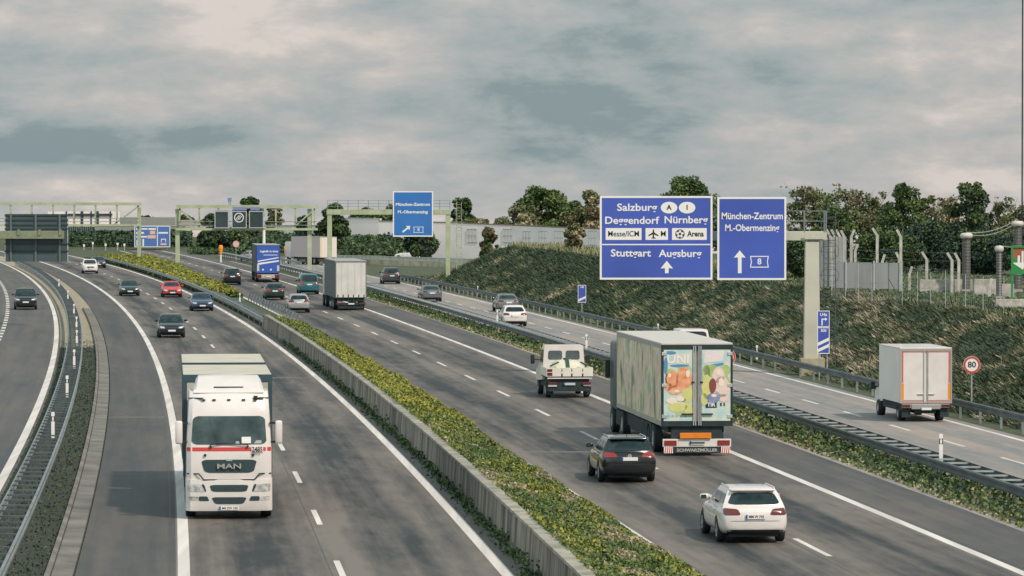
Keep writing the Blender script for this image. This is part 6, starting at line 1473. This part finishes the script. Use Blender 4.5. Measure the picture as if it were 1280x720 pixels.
T('dark tree rising behind the billboard at the right picture edge', 1282, 246, 50, 370, 'airy'); T('round dark bush behind the concrete fence posts', 1110, 286, 90, 310, 'dark', dens=1.3); T('low dark bush right of the bent fence posts', 1165, 280, 80, 318, 'teal', dens=1.4)
T('dark bush mass behind the tall insulator', 1225, 292, 84, 312, 'teal', dens=1.5); T('dark bush behind the billboard', 1275, 290, 70, 308, 'teal', dens=1.3); T('dark bush behind the slatted screen and ladder', 1040, 262, 64, 350, 'dark', dens=1.2)
T('dark hedge tree between the gantry arm and its post', 1000, 288, 60, 300, 'teal', dens=1.4); T('twiggy bush with yellowed leaves above the grey board fence', 1085, 268, 50, 360, 'airy'); T('twiggy tree right of the pointed dark tree', 1160, 252, 46, 372, 'airy')
T('leafy tree top showing above the large blue sign', 862, 225, 96, 430, 'dark'); T('pale autumn tree at the left edge of the large blue sign', 740, 241, 66, 715, 'pale'); T('tallest green tree behind the noise wall', 680, 230, 84, 730, 'green', dens=1.3)
T('low leafy tree left of the tallest green tree', 648, 258, 78, 725, 'pale'); T('leafy tree right of the tallest green tree', 714, 254, 72, 722, 'green'); T('dark tree directly right of the green portal gantry', 582, 247, 50, 740, 'dark'); T('small round tree top beside the dark one behind the wall', 601, 270, 34, 735, 'autumn')
T('shrub with reddish top in front of the noise wall on the bank', 611, 284, 24, 452, 'autumn', name='shrub'); T('round shrub with orange top near the left edge of the large sign', 719, 279, 28, 400, 'autumn', name='shrub')
T('dark rounded bush under the exit board', 526, 283, 40, 600, 'teal', zb=.3, name='shrub', dens=1.4)
T('dark tall tree behind the left post of the green portal gantry', 416, 256, 38, 655, 'dark', zb=.5, dens=1.2); T('dark narrow tree behind the lattice gantry post', 380, 270, 26, 660, 'teal', zb=.5, dens=1.3)
T('small tree tops above the message boards', 312, 247.5, 34, 800, 'dark'); T('tiny tree top left of the message boards', 264, 268, 24, 790, 'dark'); T('twiggy tree right of the message boards', 342, 262, 22, 780, 'airy')
T('dark bush left under the lattice gantry', 268, 285, 44, 690, 'teal', zb=1.0, name='shrub', dens=1.3); T('dark bush under the message boards', 305, 285, 46, 700, 'dark', zb=1.0, name='shrub', dens=1.3); T('grey green bush beneath the right message board', 335, 286, 34, 720, 'green', zb=1.5, name='shrub')
T('distant flat tree line behind the pale wall', 458, 262, 46, 900, 'dark', zb=0); T('distant tree behind the exit board', 494, 258, 40, 880, 'green', zb=0); T('small distant tree over the hall roof', 180, 271, 40, 840, 'dark'); T('small distant bush at the right of the halls', 232, 270, 26, 830, 'green')
T('airy tree between the gantry arm and the pale twigs', 1030, 244, 48, 415, 'airy'); T('twiggy pale tree left of the billboard', 1250, 250, 44, 395, 'airy'); T('airy tree filling the gap behind the large dark tree', 1178, 246, 50, 420, 'airy')
# dark hedge banks below the far walls: nobody could count the plants
def cover(name, label, cat, pts, size, mi, up=.6, kind='stuff'):
    o = quads(name, leafquads(pts, size, up), mi, LEAF); tag(o, label, cat, kind=kind); return o
def bank(label, px0, px1, y0a, y1a, y0b, y1b, Y, n, pal):
    u = rng.random(n); v = rng.random(n); px = px0 + (px1 - px0) * u; top = y0a + (y0b - y0a) * u; bot = y1a + (y1b - y1a) * u
    yy = bot + (top - bot) * v; X = (px - 640) * Y / FPX; Z = CAMH - (yy - HOR) * Y / FPX; Yv = Y + (v - .5) * 6 + rng.normal(size=n) * .5
    cover('hedge', label, 'hedge', np.stack([X, Yv, Z], 1), rng.uniform(.25, .6, n), rng.choice(pal, n))
def hedge(label, px0, px1, Ya, Yb, n, pal, hh=.7):
    u = rng.random(n); Yv = Ya + (Yb - Ya) * rng.random(n); X = (px0 + (px1 - px0) * u - 640) * Yv / FPX
    Z = np.array([gz(a, b) for a, b in zip(X, Yv)]) + rng.random(n) ** .7 * hh * np.array([.6 + .8 * max(0, noise.noise(Vector((a * .4, b * .3, 0))) + .4) for a, b in zip(X, Yv)])
    cover('hedge', label, 'hedge', np.stack([X, Yv, Z], 1), rng.uniform(.3, .65, n), rng.choice(pal, n))
hedge('dark green hedge on the slope below the pale noise wall', 424, 600, 660, 698, 9000, [0, 0, 1, 0, 2]); hedge('dark green hedge below the overpass parapet far left', 60, 240, 726, 744, 9000, [0, 0, 0, 0, 1], 1.0)
hedge('dark green hedge behind the blue truck', 236, 432, 668, 712, 11000, [0, 0, 1, 0, 1])
if 0:
    bank('dark green hedge below the overpass parapet far left', 70, 236, 297, 321, 297, 322, 715, 9000, [0, 0, 0, 0, 1])
P_ = []
# ---------------------------------------------------------------- median planting
def fbm(x, y, s, seed=0.): return noise.noise(Vector((x * s, y * s, seed)))
def scatter(f, o0, o1, y0, y1, per_m2, hfun, palfun, size, name, label, cat, up=.8, wfun=None):
    n = 0; pts = []; sz = []; mi = []
    Y = y0
    while Y < y1:
        st = 1.0; k = min(1., (150. / max(Y, 150)) ** 1.3); a = o0(Y) if callable(o0) else o0; b = o1(Y) if callable(o1) else o1
        m_ = int(per_m2 * k * (b - a) * st)
        for _ in range(m_):
            yy = Y + random.random() * st; u = random.random(); o = a + (b - a) * u; X = f(yy) + o
            hh = hfun(o, yy, u)
            if hh <= 0: continue
            z = random.random() ** .7 * hh + (gzf(X, yy) if gzf else 0); pts.append((X, yy, z)); sz.append(size * random.uniform(.6, 1.5) / k ** .5); mi.append(palfun(o, yy))
        Y += st
    return cover(name, label, cat, np.array(pts), np.array(sz), np.array(mi), up)
gzf = None
# soil fill behind the wall, sloping to the road edge
mb = MB(); vs = []; fs = []; ys = list(np.arange(62, 640, 3.)); 
for Y in ys:
    r_ = ER(Y) + (wid(Y) + .12); l_ = EL(Y) + 1.0; zt = .78 if Y < 285 else lerp(.78, .12, min(1, (Y - 285) / 12.))
    for u in (0, .35, .7, 1.0): vs.append((lerp(l_, r_, u), Y, lerp(zt, .03, u ** .8)))
for i in range(len(ys) - 1):
    for j in range(3): a = i * 4 + j; fs.append((a, a + 1, a + 5, a + 4))
mb.add(vs, fs); o = mb.build('median_soil', SOIL); o['kind'] = 'structure'
def medz(u, Y): zt = .78 if Y < 285 else lerp(.78, .12, min(1, (Y - 285) / 12.)); return lerp(zt, .03, u ** .8)
MW = lambda Y: (ER(Y) + wid(Y) + .12) - EL(Y)
def med(y0, y1, per, size, name, label, hmax, gap=None):
    pts = []; sz = []; mi = []; Y = y0
    while Y < y1:
        k = min(1., (130. / max(Y, 130)) ** 1.2); a, b = 1.0, MW(Y) + (.25 if 165 < Y < 380 else .0)
        for _ in range(int(per * k * (b - a))):
            yy = Y + random.random(); u = random.random(); o = lerp(a, b, u); X = EL(yy) + o; p1 = fbm(X, yy * .35, .55, 3.); p2 = fbm(X, yy * .4, .9, 9.); p3 = fbm(X, yy, 1.6, 5.)
            tall = .22 + .30 * max(0, p1 + .35) + .12 * p3
            if Y > 160: tall += .12
            tall *= hmax * (1 - .55 * max(0, u - .8) / .2)
            d = random.random(); z = medz(min(1, u), yy) + d ** .6 * max(.06, tall)
            yel = .62 if (165 < yy < 235) else (.40 if yy > 300 else .10)
            if yy > 330: yel = .55
            if p2 > .28 and yy < 165: m_ = 4 if random.random() < .6 else 5
            elif p1 > (.15 - yel * .6): m_ = 3 if random.random() < (.30 + yel * .45) * (.35 + d) else random.choice((2, 1, 2))
            elif p1 < -.25: m_ = random.choice((1, 1, 2, 2))
            else: m_ = random.choice((2, 2, 2, 5, 5, 1, 3, 3 if yel > .3 else 2))
            pts.append((X, yy, z)); sz.append(size * random.uniform(.6, 1.5) / k ** .5); mi.append(m_)
        Y += 1.
    o = quads(name, leafquads(np.array(pts), np.array(sz), 1.2, 2.2), np.array(mi), LEAF); tag(o, label, 'ground cover', kind='stuff')
med(72, 296, 900, .068, 'median_plants', 'yellow green ground cover planted along the median between wall and road', 1.)
med(382, 610, 420, .13, 'median_plants', 'bright yellow green ground cover on the far part of the median', 1.35)
# weeds at the foot of the wall
pts = []
for _ in range(6500):
    Y = 75 + 190 * random.random() ** 1.3; o = .70 - abs(random.gauss(0, .16)); w__ = max(0, fbm(Y, 0, .5) + .35); pts.append((EL(Y) + o, Y, random.random() * .55 * w__))
pts = np.array(pts); cover('weeds', 'dark weeds growing at the foot of the stained median wall', 'weeds', pts, rng.uniform(.05, .13, len(pts)), rng.choice([0, 0, 1, 1, 2], len(pts)), 1.2)
# left verge grass
pts = []
for _ in range(9000):
    Y = 70 + 190 * random.random() ** 1.4; o = random.choice((random.uniform(-13.35, -12.8), random.uniform(-12.05, -11.2), random.uniform(-12.1, -11.2), random.uniform(-12.8, -12.1))); pts.append((EL(Y) + o, Y, random.random() * (.22 if Y < 240 else .4)))
pts = np.array(pts); cover('verge_grass', 'dark short grass in the verge under the left guard rail', 'grass', pts, rng.uniform(.04, .09, len(pts)), rng.choice([0, 0, 0, 0, 0, 0, 1], len(pts)), 1.2)
# strip between carriageway and ramp
pts = []; mi = []
for _ in range(52000):
    Y = 80 + 340 * random.random() ** 1.5; u = random.random(); o = lerp(2.95, 5.1, u); X = ER(Y) + o; p = fbm(X, Y * .3, .8, 2.); hh = .20 + .35 * max(0, p + .3)
    if u < .12: hh *= .4
    if Y > 285 and Y < 380: hh *= .4
    pts.append((X, Y, random.random() ** .7 * hh - .03)); mi.append(random.choice((3, 2, 4)) if p > .32 and random.random() < .5 else random.choice((0, 1, 1, 2, 0, 1, 5) if u > .15 else (4, 5, 2, 1)))
pts = np.array(pts); cover('verge_plants', 'low green plants under the guard rail between the outbound lanes and the ramp', 'plants', pts, rng.uniform(.07, .15, len(pts)) * np.maximum(1, pts[:, 1] / 150.) ** .6, np.array(mi), 1.0)
# rough grass on the bank
def grass_bank():
    pts = []; mi = []; sz = []
    n = 230000
    for _ in range(n):
        Y = 150 + 325 * random.random() ** 1.25; e = random.random() * 11.5 - .6; X = ER(Y) + 12. + TOE + e
        z = gz(X, Y)
        p = fbm(X * 1.0, Y * .30, .42, 1.); p2 = fbm(X, Y * .4, 1.1, 4.)
        if p + p2 * .5 < -.12 and random.random() < .5: continue
        pts.append((X, Y, z)); nearw = 1 - smooth((Y - 215) / 120.)
        p3 = fbm(X * .8 + z * 1.2, Y * .5 + z, 2.6, 7.); s = p * .8 + .6 * p2 + .5 * p3 + random.gauss(0, .10) + .24 * nearw - .22 - (.10 if e > 6.5 else 0) - (.12 if Y > 330 and e > 4 else 0)
        if e < 1.0: s -= .15
        s += .30 * fbm(X, Y * .22, .16, 11.) - .10 * smooth((Y - 280) / 60.) * smooth((e - 2) / 3.)
        mi.append(4 if s > .25 and random.random() < .7 else 3 if s > .15 else random.choice((2, 3, 2)) if s > .02 else random.choice((1, 1, 2)) if s > -.18 else random.choice((0, 0, 1)))
        sz.append(random.uniform(.5, 1.3))
    P = np.array(pts); S = np.array(sz); n = len(P)
    # blades lean down the slope (towards -x) and a little to the camera
    ln = (.20 + .25 * rng.random(n)) * S * np.maximum(1, P[:, 1] / 260.) ** .3; wd = (.02 + .03 * rng.random(n)) * np.maximum(1, P[:, 1] / 230.) ** .7
    d = np.stack([-.75 + .35 * rng.normal(size=n), -.2 + .4 * rng.normal(size=n), .35 + .35 * rng.random(n)], 1); d /= np.linalg.norm(d, axis=1)[:, None]
    s_ = np.stack([.45 * rng.normal(size=n), np.ones(n), .4 * rng.normal(size=n)], 1); s_ -= (s_ * d).sum(1)[:, None] * d; s_ /= np.linalg.norm(s_, axis=1)[:, None]
    a = P - s_ * wd[:, None]; b = P + s_ * wd[:, None]; tip = P + d * ln[:, None]; V = np.stack([a, b, tip + s_ * wd[:, None] * .5, tip - s_ * wd[:, None] * .4], 1)
    o = quads('bank_grass', V, mi, BANK); tag(o, 'rough dry grass covering the slope beside the ramp', 'grass', kind='stuff')
    # low weeds in clumps on the slope
    pts = []; mi = []
    for _ in range(150):
        Y = 155 + 290 * random.random() ** 1.2; e = random.random() * 8.5 + .3; X = ER(Y) + 12 + TOE + e; rr = random.uniform(.25, .8); c = random.choice((0, 0, 1, 1, 2))
        for _ in range(int(90 * rr)):
            a, b = X + random.gauss(0, rr * .5), Y + random.gauss(0, rr * 1.2); pts.append((a, b, gz(a, b) + random.random() * rr * .55)); mi.append(c if random.random() < .75 else random.choice((0, 1, 2)))
    o = quads('bank_weeds', leafquads(np.array(pts), rng.uniform(.08, .18, len(pts)), .8), mi, BANK); tag(o, 'low dark weeds growing in clumps on the bank', 'weeds', kind='stuff')
    # tall straw on the plateau edge
    n = 9000; pts = []
    for _ in range(n):
        Y = 200 + 245 * random.random(); X = ER(Y) + 12 + TOE + 8.2 + random.random() ** 1.5 * (5 if Y > 300 else 1.2); pts.append((X, Y, gz(X, Y)))
    P = np.array(pts); ln = rng.uniform(.2, .75, n) * np.where(P[:, 1] < 310, .32, 1.); wd = rng.uniform(.02, .06, n); d = np.stack([.25 * rng.normal(size=n), .25 * rng.normal(size=n), np.ones(n)], 1); s_ = np.stack([np.ones(n), .3 * rng.normal(size=n), 0 * ln], 1)
    V = np.stack([P - s_ * wd[:, None], P + s_ * wd[:, None], P + d * ln[:, None] + s_ * wd[:, None] * .4, P + d * ln[:, None] - s_ * wd[:, None] * .4], 1)
    o = quads('tall_grass', V, rng.choice([4, 5, 2, 4, 1], n), LEAF); tag(o, 'tall pale grass along the top edge of the bank', 'grass', kind='stuff')
grass_bank()
pts = []
for _ in range(26000):
    Y = 185 + 135 * random.random(); X = ER(Y) + 12 + TOE + 7.6 + random.random() * 22; pts.append((X, Y, gz(X, Y) + random.random() * .10))
pts = np.array(pts); cover('lawn', 'short green lawn on the flat top of the bank', 'grass', pts, rng.uniform(.08, .2, len(pts)), rng.choice([1, 1, 2, 2, 5, 0], len(pts)), 1.5)
